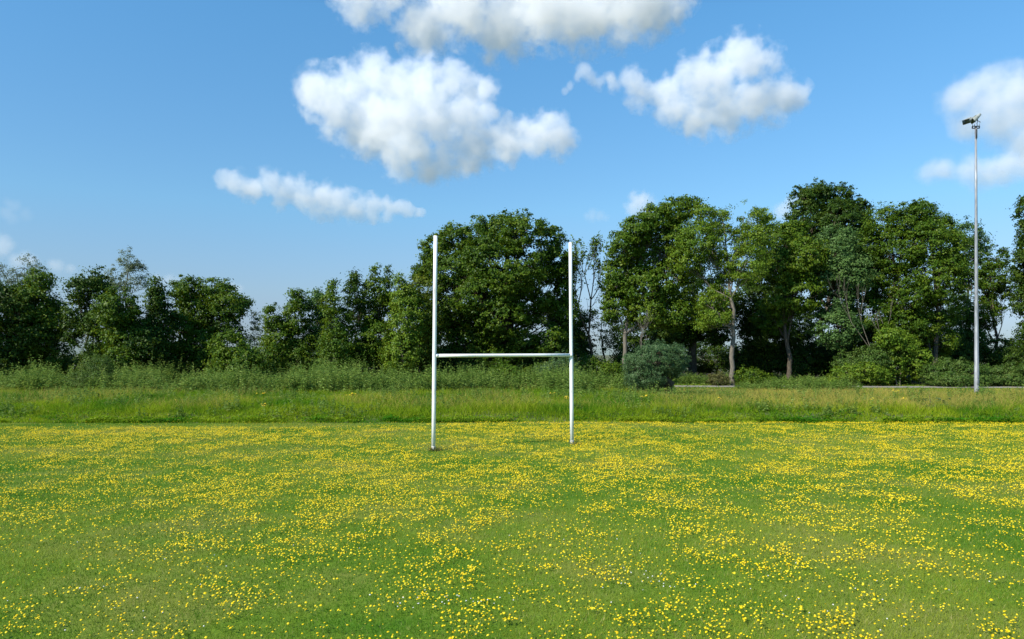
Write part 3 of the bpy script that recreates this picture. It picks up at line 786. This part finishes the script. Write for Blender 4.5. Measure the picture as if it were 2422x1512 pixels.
def bare_tree(name, label, cat, Y, foot, top, m, bark, rad=.12, seed=1, spread=.5, leafn=0, leaf=.17, levels=5, stems=1, fork=.45, lean=0):
    """a thin, mostly leafless tree built up by forking"""
    r_ = np.random.default_rng(seed); fx = (foot - CX) / F * Y
    base = np.array([fx, Y, float(ground_z(fx, Y)) - .05]); root = thing(name, label, cat, tuple(base))
    H = at(foot, top, Y)[2] - base[2]; mb = MB(); tips = []

    def grow(p, d, L, r, lv):
        n = 5; t = np.linspace(0, 1, n)[:, None]
        bend = r_.normal(0, .10, 3) + np.array([0, 0, .06])
        pts = p + d * L * t + bend * L * t ** 2
        mb.tube(pts, np.linspace(r, r * .72, n), 8 if lv < 2 else 5, False)
        e = pts[-1]; dd = unit((pts[-1] - pts[-2])[None])[0]
        if lv >= levels: tips.append(e); return
        if lv >= 2: tips.append(pts[3])
        for _ in range(2 if r_.random() < .55 else 3):
            nd_ = unit((dd + r_.normal(0, spread, 3) * np.array([1, .9, .5]) + np.array([0, 0, .22]))[None])[0]
            grow(e, nd_, L * r_.uniform(.55, .80), max(r * .58, .007), lv + 1)
        if lv >= 1 and r_.random() < .7:
            grow(pts[2], unit((dd + r_.normal(0, spread * 1.2, 3))[None])[0], L * .5, max(r * .4, .006), lv + 2)
    for s in range(stems):
        d = unit(np.array([[r_.normal(0, .10) + lean, r_.normal(0, .08), 1]]))[0]
        grow(np.array([r_.normal(0, .12) * (stems > 1) * 2, 0, 0]), d, H * fork, rad * (1 if s == 0 else .75), 0)
    obj('trunk', mb.mesh('trunk', [bark], smooth=True), root)
    if leafn:
        T = np.array(tips); T = T[r_.integers(0, len(T), leafn)]
        P = T + r_.normal(0, .16, (leafn, 3))
        V = leaves(P, np.tile([0, -.2, .6], (leafn, 1)), leaf, .6, r_)
        k = np.arange(leafn)[:, None] * 4 + np.arange(4)[None]
        obj('crown', mesh_np('crown', V, [k], [m], {'tint': np.repeat(np.clip(r_.normal(.5, .2, leafn), 0, 1), 4)}), root)
    return root


LG, MG, RG = 'trees of the left clump', 'young trees of the thicket left of the goal', 'tall trees of the right hand wood'
# --- left clump
tree('willow_tree', 'sparse pale willow top at the left edge, higher than its dark neighbours', 'tree', 68, [(52, 640, 34, 38), (15, 648, 28, 34), (85, 668, 26, 28), (50, 705, 48, 40), (-25, 660, 36, 40)], 45, G_PALE, trunk=.2, leaf=.19, asp=.35, per=1.5, num=15, group=LG, gap=.40)
tree('broadleaf_tree', 'dense dark tree cut by the left edge of the picture', 'tree', 58, [(-30, 730, 66, 72), (25, 735, 52, 55), (0, 810, 72, 60), (60, 790, 40, 48), (-10, 860, 60, 35)], 5, G_DARK, trunk=.2, group=LG)
tree('broadleaf_tree', 'dark tree with a leaning leafy tip, beside the pale willow', 'tree', 60, [(108, 668, 24, 26), (95, 715, 42, 40), (122, 756, 36, 44), (85, 800, 52, 48), (55, 850, 48, 34), (120, 850, 40, 36)], 92, G_MID, trunk=.17, group=LG, gap=.33)
tree('broadleaf_tree', 'slim dark tree left of the pale poplar, sky showing under its crown', 'tree', 59, [(227, 662, 20, 26), (196, 684, 26, 28), (178, 800, 16, 18), (232, 712, 36, 38), (190, 738, 32, 40), (172, 772, 20, 26), (240, 768, 30, 32), (250, 835, 34, 34)], 222, G_DARK, trunk=.15, group=LG, gap=.36)
tree('poplar_tree', 'thin silvery poplar standing tallest in the left clump', 'tree', 68, [(308, 622, 18, 28), (280, 658, 24, 28), (328, 655, 21, 34), (300, 702, 40, 30), (318, 640, 16, 20)], 303, G_PALE, BARK_PALE_LIT, trunk=.14, leaf=.17, asp=.5, per=1.9, num=13, clump=.28, group=LG, gap=.46)
tree('broadleaf_tree', 'dark bushy tree right under the thin silvery poplar', 'tree', 57, [(300, 735, 44, 42), (276, 786, 40, 44), (322, 800, 42, 48), (298, 852, 48, 34)], 300, G_OAK, trunk=.18, group=LG)
tree('alder_tree', 'dark pointed young tree between the silvery poplar and the domed tree', 'tree', 58, [(374, 680, 11, 18), (370, 712, 26, 28), (375, 760, 36, 42), (368, 820, 42, 48), (372, 868, 44, 26)], 372, G_DARK, trunk=.13, group=LG)
tree('broadleaf_tree', 'wide domed tree with a drooping bough, last of the left clump', 'tree', 62, [(450, 688, 36, 28), (500, 690, 42, 30), (540, 716, 34, 24), (574, 718, 20, 10), (556, 735, 24, 18), (470, 740, 52, 48), (530, 760, 38, 38), (556, 792, 18, 20), (438, 800, 46, 56), (500, 830, 48, 48)], 475, G_OAK, trunk=.26, group=LG, gap=.34)
tree('sapling', 'wispy pale sapling in the gap after the domed tree', 'sapling', 66, [(606, 762, 10, 26), (602, 800, 18, 26)], 604, G_PALE, trunk=.05, leaf=.16, per=2.0, num=11, clump=.22, gap=.36)
tree('shrub', 'round leafy bush low in the gap after the domed tree', 'bush', 56, [(556, 826, 40, 32), (588, 858, 50, 30), (530, 868, 40, 26)], 565, G_MID, trunk=.09)
tree('shrub', 'olive green willow bush standing among the herbs below the left clump', 'bush', 51, [(232, 872, 34, 28), (255, 895, 32, 26), (205, 900, 32, 24), (235, 912, 40, 20)], 233, G_BRAM, trunk=.06, leaf=.13, asp=.35, per=5, num=16, clump=.22)
# --- thicket left of the goal
TH = [
    ('leafy sapling starting the thicket beside the gap', 60, [(640, 752, 20, 26), (650, 800, 36, 40), (636, 850, 46, 38)], 642, G_MID),
    ('pointed sapling, second in the thicket from the gap', 61, [(703, 712, 15, 25), (700, 755, 32, 34), (706, 808, 40, 40), (700, 855, 44, 30)], 702, G_MID),
    ('loose topped sapling with a few stray shoots, mid thicket', 63, [(750, 716, 20, 28), (755, 765, 34, 38), (758, 826, 42, 48)], 752, G_BLUE),
    ('sapling with a thin spire leading shoot and a pale bare stem', 60, [(787, 682, 7, 18), (789, 718, 22, 26), (798, 768, 36, 38), (800, 832, 42, 46)], 780, G_MID),
    ('sapling with the slenderest spire of the thicket', 62, [(837, 660, 6, 20), (842, 696, 24, 28), (850, 748, 38, 42), (845, 815, 45, 50)], 843, G_DARK),
    ('round headed young tree, highest of the thicket', 63, [(904, 651, 22, 22), (895, 690, 34, 32), (902, 740, 43, 42), (895, 810, 48, 55)], 898, G_MID),
    ('brighter green young tree leaning on the big round tree', 61, [(946, 672, 14, 20), (955, 710, 30, 38), (962, 770, 36, 48), (955, 838, 42, 45)], 951, G_ASH),
    ('yellowish green young tree just left of the left upright', 63, [(988, 690, 32, 38), (1000, 755, 32, 48), (990, 830, 42, 46)], 992, G_YEL),
]
for lab, Y, lb, ft, m in TH:
    tree('sapling', lab, 'sapling', Y, lb, ft, m, BARK_PALE_LIT if 'bare stem' in lab or 'brighter' in lab else BARK, trunk=.075, leaf=.21, per=2.4, num=18, clump=.33, group=MG, gap=.33)
# --- behind the goal
tree('big_oak_tree', 'big round tree rising behind the goal posts', 'tree', 68, [(1190, 545, 48, 40), (1240, 560, 48, 40), (1130, 560, 42, 38), (1078, 572, 42, 36), (1032, 600, 34, 38), (1002, 640, 26, 33), (1290, 577, 38, 34), (1322, 610, 32, 40), (1160, 620, 58, 50, -2.2), (1240, 640, 52, 48, -2.0), (1080, 650, 55, 50, -1.6), (1200, 660, 60, 54, -2.6), (1130, 700, 60, 54, -2.4), (1190, 750, 60, 50, -2.2), (1300, 645, 32, 30), (1180, 700, 58, 44), (1110, 730, 58, 50), (1050, 720, 45, 50), (1040, 800, 48, 58), (1120, 812, 58, 52), (1190, 795, 48, 48), (1228, 672, 36, 28), (1275, 712, 30, 24), (1250, 752, 30, 24), (1338, 640, 24, 34), (1312, 722, 30, 26), (1345, 735, 20, 30), (1318, 772, 36, 22), (1232, 805, 38, 44), (1336, 690, 20, 24), (1300, 812, 42, 38), (1160, 850, 64, 34)], 1208, G_OAK, trunk=.42, leaf=.25, per=1.9, num=21, gap=.37, fork=at(0, 815, 68)[2])
tree('shrub', 'dark bush at the foot of the big round tree, left part', 'bush', 66, [(1060, 858, 52, 34), (1120, 868, 44, 28), (1010, 868, 44, 28)], 1066, G_DARK, trunk=.08)
tree('shrub', 'dark bush under the crossbar, in the shade of the big round tree', 'bush', 67, [(1210, 858, 52, 34), (1270, 850, 46, 36), (1325, 830, 34, 42), (1290, 880, 50, 20)], 1240, G_DARK, trunk=.08)
tree('shrub', 'leafy green bush poking up from the herbs below the crossbar', 'bush', 55, [(1190, 878, 30, 20), (1205, 896, 42, 22), (1165, 900, 32, 18)], 1190, G_MID, trunk=.05, leaf=.16, per=4, num=16, clump=.22)
tree('shrub', 'greyish green bush directly left of the right upright', 'bush', 57, [(1330, 866, 30, 26), (1300, 882, 34, 22), (1348, 892, 34, 24)], 1325, G_WILL, trunk=.05, leaf=.16, asp=.4, per=4, num=16, clump=.22)
tree('broadleaf_tree', 'thin tree full of sky holes between goal and maple', 'tree', 76, [(1425, 790, 40, 36), (1455, 830, 36, 30), (1400, 745, 26, 34), (1450, 760, 24, 30), (1385, 830, 30, 26)], 1430, G_DARK, trunk=.12, leaf=.2, per=1.2, num=11, gap=.50)
bare_tree('dying_tree', 'nearly leafless tree with bare branches right of the right upright', 'tree', 72, 1411, 600, G_OAK, BARK, rad=.17, seed=8, spread=.34, leafn=1500, leaf=.24, levels=6, fork=.36)
tree('broadleaf_tree', 'dark low tree half hidden behind the right upright', 'tree', 74, [(1352, 790, 28, 30), (1372, 818, 36, 26), (1340, 836, 36, 30), (1378, 760, 16, 20)], 1362, G_DARK, trunk=.12, gap=.36)
tree('shrub', 'dark bush below the nearly leafless tree', 'bush', 68, [(1395, 868, 42, 26), (1440, 880, 40, 22), (1370, 885, 36, 22)], 1405, G_MID, trunk=.06, leaf=.18, per=3, num=16)
# --- right hand wood
tree('maple_tree', 'dark maple with pale broken limbs low on its trunk, first of the right wood', 'tree', 68, [(1600, 502, 36, 30), (1622, 482, 18, 16), (1550, 522, 38, 33), (1502, 546, 34, 32), (1640, 490, 22, 18), (1470, 590, 31, 38), (1530, 600, 55, 50), (1600, 572, 44, 44), (1458, 660, 34, 44), (1520, 680, 55, 48), (1588, 660, 48, 48), (1458, 722, 28, 36), (1538, 738, 52, 38), (1600, 745, 42, 38), (1444, 748, 12, 18)], 1478, G_MID, BARK_PALE_LIT, trunk=.20, leaf=.25, per=2.0, num=21, group=RG, gap=.30, fork=at(0, 790, 68)[2])
tree('broadleaf_tree', 'dark tree on a thick shaded trunk behind the willow bush', 'tree', 76, [(1640, 690, 55, 48), (1652, 760, 52, 44), (1600, 790, 44, 30), (1690, 790, 36, 26), (1570, 770, 36, 34), (1712, 730, 40, 44)], 1636, G_DARK, trunk=.42, group=RG, gap=.33, fork=at(0, 800, 76)[2])
tree('locust_tree', 'light green airy tree on a curved sunlit trunk', 'tree', 66, [(1700, 520, 42, 32), (1758, 518, 42, 32), (1805, 520, 27, 26), (1668, 502, 22, 18), (1648, 572, 48, 44), (1720, 580, 54, 44), (1788, 572, 36, 38), (1622, 620, 38, 34), (1690, 640, 54, 38), (1758, 632, 46, 38), (1672, 722, 22, 32), (1700, 712, 38, 32), (1690, 752, 32, 20), (1664, 768, 20, 12)], 1732, G_ASH, BARK_PALE_LIT, trunk=.21, leaf=.22, asp=.5, per=1.9, num=18, group=RG, gap=.40, fork=at(0, 775, 66)[2], lean=.05)
tree('oak_tree', 'tallest darkest crown standing above the right wood', 'tree', 84, [(1945, 466, 43, 35), (1896, 482, 34, 34), (1990, 476, 40, 35), (2032, 502, 22, 24), (1900, 530, 44, 40), (1960, 530, 55, 45), (2015, 532, 38, 34), (1930, 610, 70, 60), (2000, 620, 60, 60)], 1950, G_DARK, trunk=.4, leaf=.28, per=1.7, num=20, group=RG, gap=.33)
tree('maple_tree', 'green tree with bright leafy sprays below the tallest crown', 'tree', 70, [(1850, 556, 50, 42), (1890, 612, 50, 48), (1832, 590, 40, 46), (1840, 636, 42, 48), (1880, 696, 52, 48), (1830, 700, 38, 42), (1846, 752, 46, 34), (1880, 545, 30, 28)], 1868, G_MID, trunk=.24, leaf=.24, per=2.0, num=20, group=RG, gap=.34)
tree('lime_tree', 'bluish green domed tree in front of the tallest crown', 'tree', 70, [(1985, 572, 42, 36), (1958, 618, 42, 42), (2002, 648, 52, 48), (1978, 716, 52, 46), (1968, 780, 52, 40), (1940, 660, 34, 36)], 1988, G_BLUE, trunk=.24, leaf=.24, per=2.0, num=20, group=RG, gap=.34)
tree('hornbeam_tree', 'broad dark green tree behind the pale bare stems', 'tree', 71, [(2086, 528, 36, 38), (2140, 528, 38, 40), (2060, 590, 44, 44), (2120, 600, 55, 54), (2080, 670, 54, 50), (2132, 700, 48, 50), (2060, 750, 44, 42), (2130, 775, 50, 40)], 2112, G_OAK, trunk=.28, leaf=.23, per=2.0, num=21, group=RG, gap=.31)
tree('hornbeam_tree', 'green tree with a peaked top left of the floodlight mast', 'tree', 70, [(2180, 508, 26, 34), (2218, 540, 32, 34), (2178, 578, 48, 48), (2234, 598, 36, 44), (2200, 660, 54, 54), (2240, 718, 42, 54), (2190, 760, 48, 46), (2236, 806, 44, 32)], 2212, G_MID, trunk=.26, leaf=.23, per=2.0, num=21, group=RG, gap=.31)
tree('ash_tree', 'paler airy tree right behind the floodlight mast', 'tree', 78, [(2282, 556, 34, 30), (2320, 580, 26, 28), (2270, 612, 38, 38), (2310, 648, 38, 42), (2288, 718, 38, 48), (2300, 775, 40, 36)], 2296, G_BLUE, trunk=.2, leaf=.22, per=1.9, num=17, group=RG, gap=.39)
tree('broadleaf_tree', 'ragged tree with sky holes between mast and right edge', 'tree', 76, [(2362, 612, 23, 24), (2350, 658, 32, 36), (2378, 704, 30, 34), (2336, 745, 34, 34), (2326, 815, 46, 40), (2380, 835, 40, 32)], 2352, G_OAK, trunk=.2, leaf=.23, per=1.9, num=18, group=RG, gap=.40)
tree('oak_tree', 'tall dark tree cut by the right edge of the picture', 'tree', 70, [(2428, 500, 16, 34), (2430, 560, 26, 44), (2424, 640, 33, 48), (2432, 720, 36, 50), (2440, 795, 44, 48), (2470, 600, 44, 90)], 2450, G_DARK, trunk=.3, leaf=.24, per=2.0, num=20, group=RG, gap=.32)
tree('broadleaf_tree', 'dark tree filling the gap between curved sunlit trunk and tallest crown', 'tree', 77, [(1795, 650, 46, 46), (1835, 715, 48, 44), (1775, 715, 42, 44), (1828, 772, 42, 28), (1780, 770, 36, 26)], 1812, G_DARK, trunk=.2, leaf=.23, per=2.0, num=18, group=RG, gap=.36)
# shade trees and bushes deep in the wood
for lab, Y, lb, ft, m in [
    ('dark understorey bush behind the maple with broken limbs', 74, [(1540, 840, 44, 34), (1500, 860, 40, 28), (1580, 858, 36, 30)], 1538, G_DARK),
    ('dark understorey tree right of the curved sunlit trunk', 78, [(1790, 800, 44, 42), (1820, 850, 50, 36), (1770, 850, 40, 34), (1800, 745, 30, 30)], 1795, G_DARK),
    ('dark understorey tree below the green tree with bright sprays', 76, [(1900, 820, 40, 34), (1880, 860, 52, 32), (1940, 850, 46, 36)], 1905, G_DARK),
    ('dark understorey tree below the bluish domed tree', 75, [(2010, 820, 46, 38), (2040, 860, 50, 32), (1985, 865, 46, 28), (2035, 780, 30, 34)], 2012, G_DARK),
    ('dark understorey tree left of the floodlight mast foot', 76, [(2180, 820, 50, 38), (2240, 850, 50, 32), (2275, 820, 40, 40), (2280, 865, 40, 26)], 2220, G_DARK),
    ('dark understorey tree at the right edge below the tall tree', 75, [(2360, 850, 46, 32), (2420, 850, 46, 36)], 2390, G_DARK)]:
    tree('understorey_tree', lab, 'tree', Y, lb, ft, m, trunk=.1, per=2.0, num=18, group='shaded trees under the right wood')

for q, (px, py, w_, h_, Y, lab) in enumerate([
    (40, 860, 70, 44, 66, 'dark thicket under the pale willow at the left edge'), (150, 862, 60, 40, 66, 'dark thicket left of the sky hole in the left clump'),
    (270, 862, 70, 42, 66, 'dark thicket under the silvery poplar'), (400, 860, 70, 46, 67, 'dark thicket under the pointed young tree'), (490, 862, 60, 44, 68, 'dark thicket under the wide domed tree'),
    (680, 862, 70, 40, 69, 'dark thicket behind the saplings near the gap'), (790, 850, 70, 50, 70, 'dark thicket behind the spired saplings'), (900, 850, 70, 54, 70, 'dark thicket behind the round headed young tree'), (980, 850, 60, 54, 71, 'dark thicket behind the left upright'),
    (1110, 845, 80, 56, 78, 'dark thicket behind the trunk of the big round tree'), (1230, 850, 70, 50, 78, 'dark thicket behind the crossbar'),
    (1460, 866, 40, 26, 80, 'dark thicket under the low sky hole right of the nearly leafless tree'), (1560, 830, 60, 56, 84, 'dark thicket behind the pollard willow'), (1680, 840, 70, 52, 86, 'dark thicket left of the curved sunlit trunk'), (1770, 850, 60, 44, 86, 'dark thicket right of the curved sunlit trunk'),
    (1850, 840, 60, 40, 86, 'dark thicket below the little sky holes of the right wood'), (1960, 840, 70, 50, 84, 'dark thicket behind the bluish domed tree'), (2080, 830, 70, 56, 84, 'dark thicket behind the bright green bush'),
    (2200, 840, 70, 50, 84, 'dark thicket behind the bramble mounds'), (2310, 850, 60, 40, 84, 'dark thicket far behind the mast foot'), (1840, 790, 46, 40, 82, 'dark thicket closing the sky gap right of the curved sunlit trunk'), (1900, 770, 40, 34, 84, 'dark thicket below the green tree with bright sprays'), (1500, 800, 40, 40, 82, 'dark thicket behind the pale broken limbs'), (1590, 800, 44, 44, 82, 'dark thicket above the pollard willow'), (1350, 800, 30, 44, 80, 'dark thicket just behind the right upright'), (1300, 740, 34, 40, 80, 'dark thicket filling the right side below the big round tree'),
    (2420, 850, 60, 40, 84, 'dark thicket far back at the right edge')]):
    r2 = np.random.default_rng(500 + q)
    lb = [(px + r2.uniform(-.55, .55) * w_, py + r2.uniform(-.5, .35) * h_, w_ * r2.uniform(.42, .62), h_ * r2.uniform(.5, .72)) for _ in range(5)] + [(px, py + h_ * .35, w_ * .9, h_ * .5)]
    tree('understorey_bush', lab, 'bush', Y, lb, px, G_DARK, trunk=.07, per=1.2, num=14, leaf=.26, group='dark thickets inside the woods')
bare_tree('dead_sapling', 'pale bare stems forking up in front of the broad dark green tree', 'sapling', 66.5, 2086, 740, None, BARK_PALE_LIT, rad=.055, seed=23, spread=.13, levels=4, fork=.52, lean=-.03)
bare_tree('dead_sapling', 'pale bare sapling leaning left above the bright green bush', 'sapling', 66.0, 2122, 770, None, BARK_PALE_LIT, rad=.05, seed=31, spread=.13, levels=4, fork=.46, lean=-.10)
bare_tree('dead_sapling', 'thin dead twiggy sapling under the maple with broken limbs', 'sapling', 65, 1500, 770, None, BARK_PALE_LIT, rad=.06, seed=44, spread=.42, levels=4, fork=.40, lean=.12)
tree('shrub', 'bright green bush in front of the pale bare stems', 'bush', 66, [(2100, 802, 28, 28), (2140, 822, 42, 38), (2170, 862, 36, 32), (2110, 868, 46, 32), (2182, 840, 20, 14)], 2128, G_ASH, trunk=.07, leaf=.22, per=3, num=18, clump=.3)
tree('shrub', 'low vivid green climber mound left of the bright green bush', 'bush', 64.5, [(2010, 884, 34, 20), (2046, 880, 30, 22), (2075, 890, 30, 16), (1985, 896, 24, 14)], 2030, G_ASH, trunk=.04, leaf=.18, per=4, num=16, clump=.22)
tree('shrub', 'olive bush between the vivid climber and the dark wood', 'bush', 67, [(2000, 858, 30, 22), (2052, 848, 36, 26), (2085, 860, 26, 22)], 2040, G_BRAM, trunk=.05, leaf=.18, per=4, num=16, clump=.24)
tree('shrub', 'brownish dry bush at the left of the curved sunlit trunk', 'bush', 65, [(1700, 895, 18, 14), (1690, 902, 18, 10), (1716, 902, 14, 10)], 1700, hue('dry_leaf', (.07, .080, .02), (.12, .12, .035), (.20, .18, .06)), trunk=.04, leaf=.13, per=6, num=14, clump=.16)
tree('shrub', 'green bush at the foot of the curved sunlit trunk', 'bush', 66, [(1765, 890, 30, 20), (1800, 898, 26, 16)], 1770, G_MID, trunk=.04, leaf=.17, per=4, num=16, clump=.22)
for lab, Y, lb, ft in [('bramble mound beside the bright green bush', 64.5, [(2215, 884, 36, 20), (2250, 874, 30, 22), (2230, 897, 48, 14), (2265, 864, 14, 12), (2200, 872, 12, 12), (2240, 860, 10, 12)], 2230),
                       ('bramble mound right behind the foot of the floodlight mast', 64.5, [(2290, 880, 32, 20), (2328, 890, 34, 18), (2300, 899, 48, 12), (2278, 866, 14, 10), (2340, 876, 10, 12)], 2305),
                       ('bramble mound at the right edge beyond the path', 64, [(2375, 892, 36, 17), (2420, 880, 38, 26), (2400, 900, 54, 12), (2395, 872, 12, 14), (2360, 878, 10, 10)], 2398)]:
    tree('bramble_bush', lab, 'bush', Y, lb, ft, G_BRAM, trunk=.04, leaf=.15, per=5, num=16, clump=.22, group='bramble mounds along the path')
# pollard willow with its stump
pw = tree('pollard_willow', 'round grey green pollard willow bush on a short dark stump', 'bush', 50, [(1540, 850, 48, 32), (1580, 852, 36, 30), (1510, 868, 34, 30), (1558, 836, 44, 20), (1525, 890, 42, 24), (1602, 868, 20, 24), (1560, 872, 44, 26), (1510, 908, 30, 16), (1545, 904, 30, 18), (1620, 858, 10, 10), (1490, 850, 12, 14), (1602, 826, 12, 10), (1490, 890, 12, 18)], 1588, G_WILL, trunk=.34, leaf=.20, asp=.26, per=4.0, num=20, clump=.22, fork=.98, up=.0)
tree('weed_patch', 'low grey green thistle patch at the verge foot below the mast', 'weeds', 36.5, [(2195, 972, 36, 10), (2235, 974, 30, 12), (2160, 977, 24, 8)], 2200, G_WILL, trunk=.02, leaf=.10, asp=.35, per=14, num=14, clump=.10, up=.6)

# ------------------------------------------------------------------ tall herbs in front of the wood (uncountable)
def herbs(name, label, spots, m, hmin, hmax, leaf, asp, r_, m_stem):
    n = len(spots); h = r_.uniform(hmin, hmax, n) * (.12 + 1.75 * fbm(spots[:, 0] + 5, spots[:, 1] + 11, 2.1, 2)) * np.where(r_.random(n) < .12, 1.3, 1)
    base = np.stack([spots[:, 0], spots[:, 1], ground_z(spots[:, 0], spots[:, 1])], -1)
    lean = r_.normal(0, .13, (n, 2)) * h[:, None]
    per = 26; idx = np.repeat(np.arange(n), per); t = np.tile(np.linspace(.12, 1.0, per), n) + r_.normal(0, .02, n * per)
    P = base[idx] + np.stack([lean[idx, 0] * t ** 2, lean[idx, 1] * t ** 2, h[idx] * t], -1)
    a = r_.uniform(0, 6.3, len(idx)); L = leaf * (1.25 - .75 * t) * r_.uniform(.7, 1.3, len(idx))
    dirn = np.stack([np.cos(a), np.sin(a), r_.uniform(-.1, .8, len(idx))], -1); dirn = unit(dirn); sd = unit(np.cross(dirn, r_.normal(0, .8, (len(idx), 3)) + np.array([0, .2, .6])))
    W = (L * asp * .5)[:, None]; L = L[:, None]
    V = np.stack([P, P + dirn * L * .5 + sd * W, P + dirn * L - np.array([0, 0, .25]) * L, P + dirn * L * .5 - sd * W], 1).reshape(-1, 3)
    tint = np.clip(.45 + r_.normal(0, .16, n)[idx] + r_.normal(0, .12, len(idx)), 0, 1)
    k = np.arange(len(idx))[:, None] * 4 + np.arange(4)[None]
    s = .008; st = np.stack([base + (-s, 0, 0), base + (s, 0, 0), base + np.stack([lean[:, 0], lean[:, 1], h], -1)], 1).reshape(-1, 3)
    k2 = np.arange(n)[:, None] * 3 + np.arange(3)[None] + len(V)
    me = mesh_np(name, np.concatenate([V, st]), [k, k2], [m], {'tint': np.concatenate([np.repeat(tint, 4), np.full(len(st), .3)])})
    tag(obj(name, me), label, 'herbs', kind='stuff')


r_ = np.random.default_rng(77)
Xh = r_.uniform(-37, 9, 9000); Yh = r_.uniform(45.5, 57, 9000)
k_ = (fbm(Xh, Yh, 3, 2) > .40) & (Yh > 45.8 + 5 * sstep(4, 8, Xh) + 1.5 * vnoise(Xh * .3, Xh * 0 + 2) + 3.2 * sstep(-6, 0, Xh) * (1 - sstep(0, 6, Xh)))
herbs('tall_herbs', 'tall nettles and willowherb in front of the left trees', np.stack([Xh, Yh], -1)[k_][:6500], G_HERB, .75, 1.55, .26, .34, r_, None)
Xh = r_.uniform(18, 26.5, 900); Yh = r_.uniform(54, 60, 900)
herbs('roadside_herbs', 'clump of tall herbs hiding part of the cycle path', np.stack([Xh, Yh], -1)[fbm(Xh, Yh, 1.6, 2) > .47], G_HERB, .40, 1.1, .20, .34, r_, None)
Xh = r_.uniform(9, 36, 2600); Yh = path_y(Xh) + r_.uniform(4.0, 8, 2600)
herbs('wood_edge_herbs', 'low green herbs along the edge of the wood', np.stack([Xh, Yh], -1), G_HERB, .4, .9, .22, .4, r_, None)

Xh = r_.uniform(-27, 30, 5200); Yh = edge_y(Xh) + r_.uniform(.8, 15, 5200)
ks = fbm(Xh + 21, Yh * 1.5, 1.5, 2) > .60
herbs('verge_herbs', 'darker docks and thistles scattered through the verge grass', np.stack([Xh, Yh], -1)[ks], G_HERB, .35, .75, .15, .42, r_, None)

# ragwort in the verge
M_RAG = noisy_material('ragwort_yellow', (.62, .42, .010), (.80, .60, .03), 30, .6)
for (px, py, Y, s, lab) in [(620, 934, 44, 1.0, 'orange yellow ragwort on the verge crest, far left of the goal'), (835, 946, 42, 1.1, 'ragwort clump on the verge between left edge and goal, with two heads'), (625, 975, 36, .6, 'small ragwort low on the verge, left of the goal'),
                            (1303, 938, 43, .8, 'ragwort on the verge seen inside the goal'), (1527, 954, 40, .9, 'bright ragwort on the verge right of the goal'), (1340, 958, 40, .5, 'small ragwort beside the right upright, behind it'),
                            (2068, 953, 40, 1.0, 'ragwort clump in the tawny verge left of the mast'), (2140, 948, 41, 1.0, 'ragwort clump in the tawny verge nearest the mast'), (2030, 968, 38, .7, 'low ragwort with a brown dry stalk in the right verge'),
                            (2118, 925, 48, .9, 'pale ragwort on the verge crest before the bramble mounds'), (1700, 956, 40, .5, 'small lone ragwort in the middle of the right verge'), (420, 962, 38, .5, 'small ragwort in the left verge')]:
    r2 = np.random.default_rng(int(px)); top = at(px, py, Y); gz = float(ground_z(top[0], Y)); b = np.array([top[0], Y, gz - .02]); h = max(top[2] - gz, .3) + .04
    o = thing('ragwort', lab, 'wildflower', tuple(b), 'ragwort plants on the verge')
    mb = MB(); lf = MB(); ns = int(7 * s + 3)
    for q in range(ns):
        e = np.array([r2.normal(0, .13 * s), r2.normal(0, .10), h * r2.uniform(.68, 1.08)])
        pts = limb(mb, np.array([r2.normal(0, .03), 0, 0]), e, .008, .005, r2, .03, 4, 5)
        um = MB()
        bump = 1 + .28 * r2.normal(0, 1, (len(sp[0]), 1)); flat_ = np.array([.062, .055, .030]) * (.55 + .45 * s) * r2.uniform(.8, 1.2)
        um.add(sp[0] * bump * flat_ + e + (0, 0, .01), None, sp[1])
        obj('flower_head', um.mesh('flower_head', [M_RAG]), o)
        n_ = 16; t = r2.uniform(.1, .9, n_)[:, None]
        P = pts[0] * (1 - t) + e * t; V = leaves(P + r2.normal(0, .04, (n_, 3)), r2.normal(0, 1, (n_, 3)) + (0, 0, .5), .15, .35, r2)
        lf.add(V, np.arange(n_)[:, None] * 4 + np.arange(4)[None])
    obj('stem', mb.mesh('stem', [M_STEM]), o)
    obj('leaf', lf.mesh('leaf', [G_HERB], {'tint': np.full(lf.n, .4)}), o)
